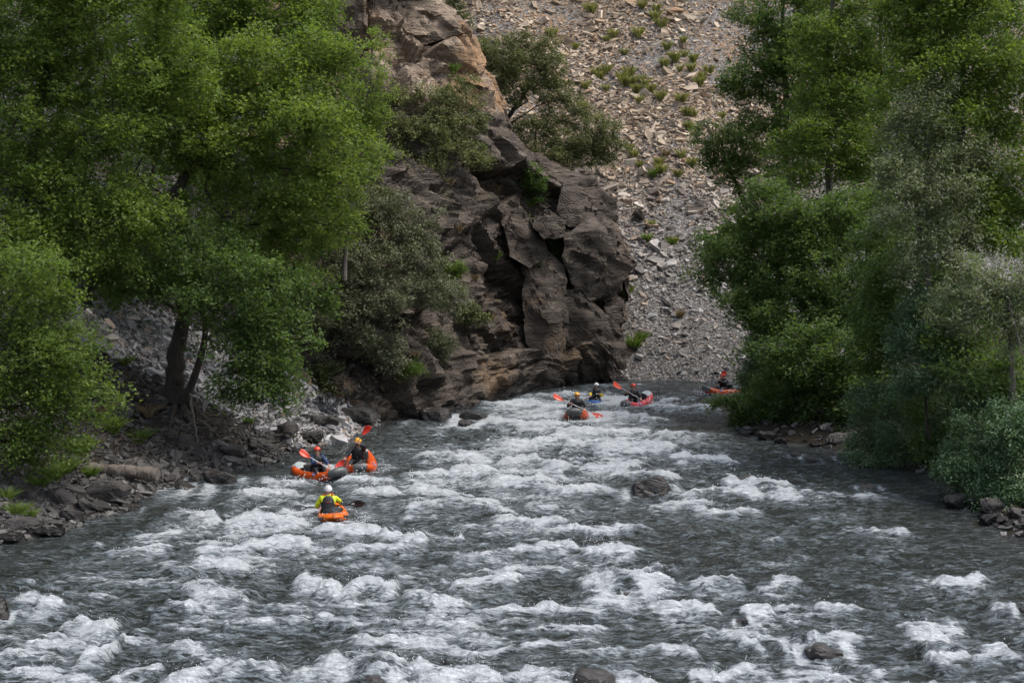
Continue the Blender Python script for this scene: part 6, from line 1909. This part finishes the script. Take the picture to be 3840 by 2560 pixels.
# 6 red inflatable
W0 = ground(*BOATS['red'])
inflatable('red inflatable kayak with pale stern riding the right side of the foam', (W0.x, W0.y + .7, -0.06), (-.50, -.86), .94, 'red_tube', pitch=math.radians(-5), roll=math.radians(-4), L=1.2, bowt=.05)
hip = at(2374, 1508, W0.y + .9)
A, B = at(2300, 1437, hip.y - .25), at(2456, 1527, hip.y - .50)
paddle('orange-bladed paddle slanting across the person in the red inflatable', A, B, 'alu', ('blade_orange', 'blade_red'), (.1, -1, .5), .4, .21)
paddler('person in black jacket and orange-red helmet in the red inflatable', hip, (.05, -1), (A + (B - A) * .66, A + (B - A) * .35), 1.02, 'black_jacket', None, 'black_fabric', 'red_shell', lean=.05)
# 7 far right, behind the branch
W0 = ground(*BOATS['far'])
inflatable('orange inflatable kayak with grey bow half hidden by the right bank leaves', (W0.x + .15, W0.y + .6, -0.07), (-.85, -.52), .9, 'orange', pitch=math.radians(3), L=1.15)
hip = at(2714, 1464, W0.y + .8)
A, B = at(2720, 1394, hip.y - .10), at(2652, 1474, hip.y - .85)
paddle('red-bladed paddle raised by the farthest person at the river bend', A, B, 'carbon_grey', ('blade_red', 'blade_red'), (.4, -1, .3), .2, .21)
paddler('farthest person, black jacket and red helmet, beside the right bank leaves', hip, (-.55, -.83), (A + (B - A) * .36, A + (B - A) * .66), 1.0, 'black_jacket', None, 'black_fabric', 'red_shell', lean=.06, look=(-.5, -1, 0))
# ------------------------------------------------------------------ spray thrown up by the crests
rngs = np.random.default_rng(99)
cand = np.argwhere((WF > 0.95) & (WY > 27) & (WY < 80) & (np.abs(WX / WY) < 0.36))
k_ = M['water']
spray_mat = plain('spray', (0.72, 0.75, 0.76), 0.3, 0.5)
sel = cand[rngs.choice(len(cand), 2600)]
V, F_ = [], []
octa = np.array([(1, 0, 0), (-1, 0, 0), (0, 1, 0), (0, -1, 0), (0, 0, 1), (0, 0, -1)], float)
of = np.array([(0, 2, 4), (2, 1, 4), (1, 3, 4), (3, 0, 4), (2, 0, 5), (1, 2, 5), (3, 1, 5), (0, 3, 5)])
P_ = np.stack([WX[sel[:, 0], sel[:, 1]], WY[sel[:, 0], sel[:, 1]], WH[sel[:, 0], sel[:, 1]]], 1)
P_ += np.stack([rngs.normal(0, .06, len(P_)), rngs.normal(0, .06, len(P_)), .02 + rngs.exponential(.055, len(P_))], 1)
extra = []
for (bx, by, bz, br) in PINS:
    n = 170
    a = rngs.uniform(0, 2 * math.pi, n)
    extra.append(np.stack([bx + np.cos(a) * br * rngs.uniform(.3, 1, n), by - 1.0 + np.sin(a) * br * rngs.uniform(.3, .9, n), rngs.exponential(.12, n)], 1))
P_ = np.concatenate([P_] + extra)
sz = rngs.uniform(.006, .016, len(P_)) * np.clip(P_[:, 1] / 45, .7, 1.4)
V = (P_[:, None] + octa[None] * sz[:, None, None] * np.array([1, 1, 1.5])).reshape(-1, 3)
F_ = (of[None] + (np.arange(len(P_)) * 6)[:, None, None]).reshape(-1, 3)
tag(link('spray', np_mesh('spray', V, F_, [spray_mat], smooth=True)), 'droplets of spray flying above the white crests', 'spray', kind='stuff')
import os
if os.environ.get('SCENE_STATS'):
    tri = 0; big = []
    for o_ in COL.objects:
        if o_.type == 'MESH': tri += len(o_.data.loops) - 2 * len(o_.data.polygons); big.append((len(o_.data.loops) - 2 * len(o_.data.polygons), o_.name))
    open('/tmp/stats.txt', 'w').write('leaves %d tris %d' % (sum(NLEAF), tri) + repr(sorted(big)[-40:]))
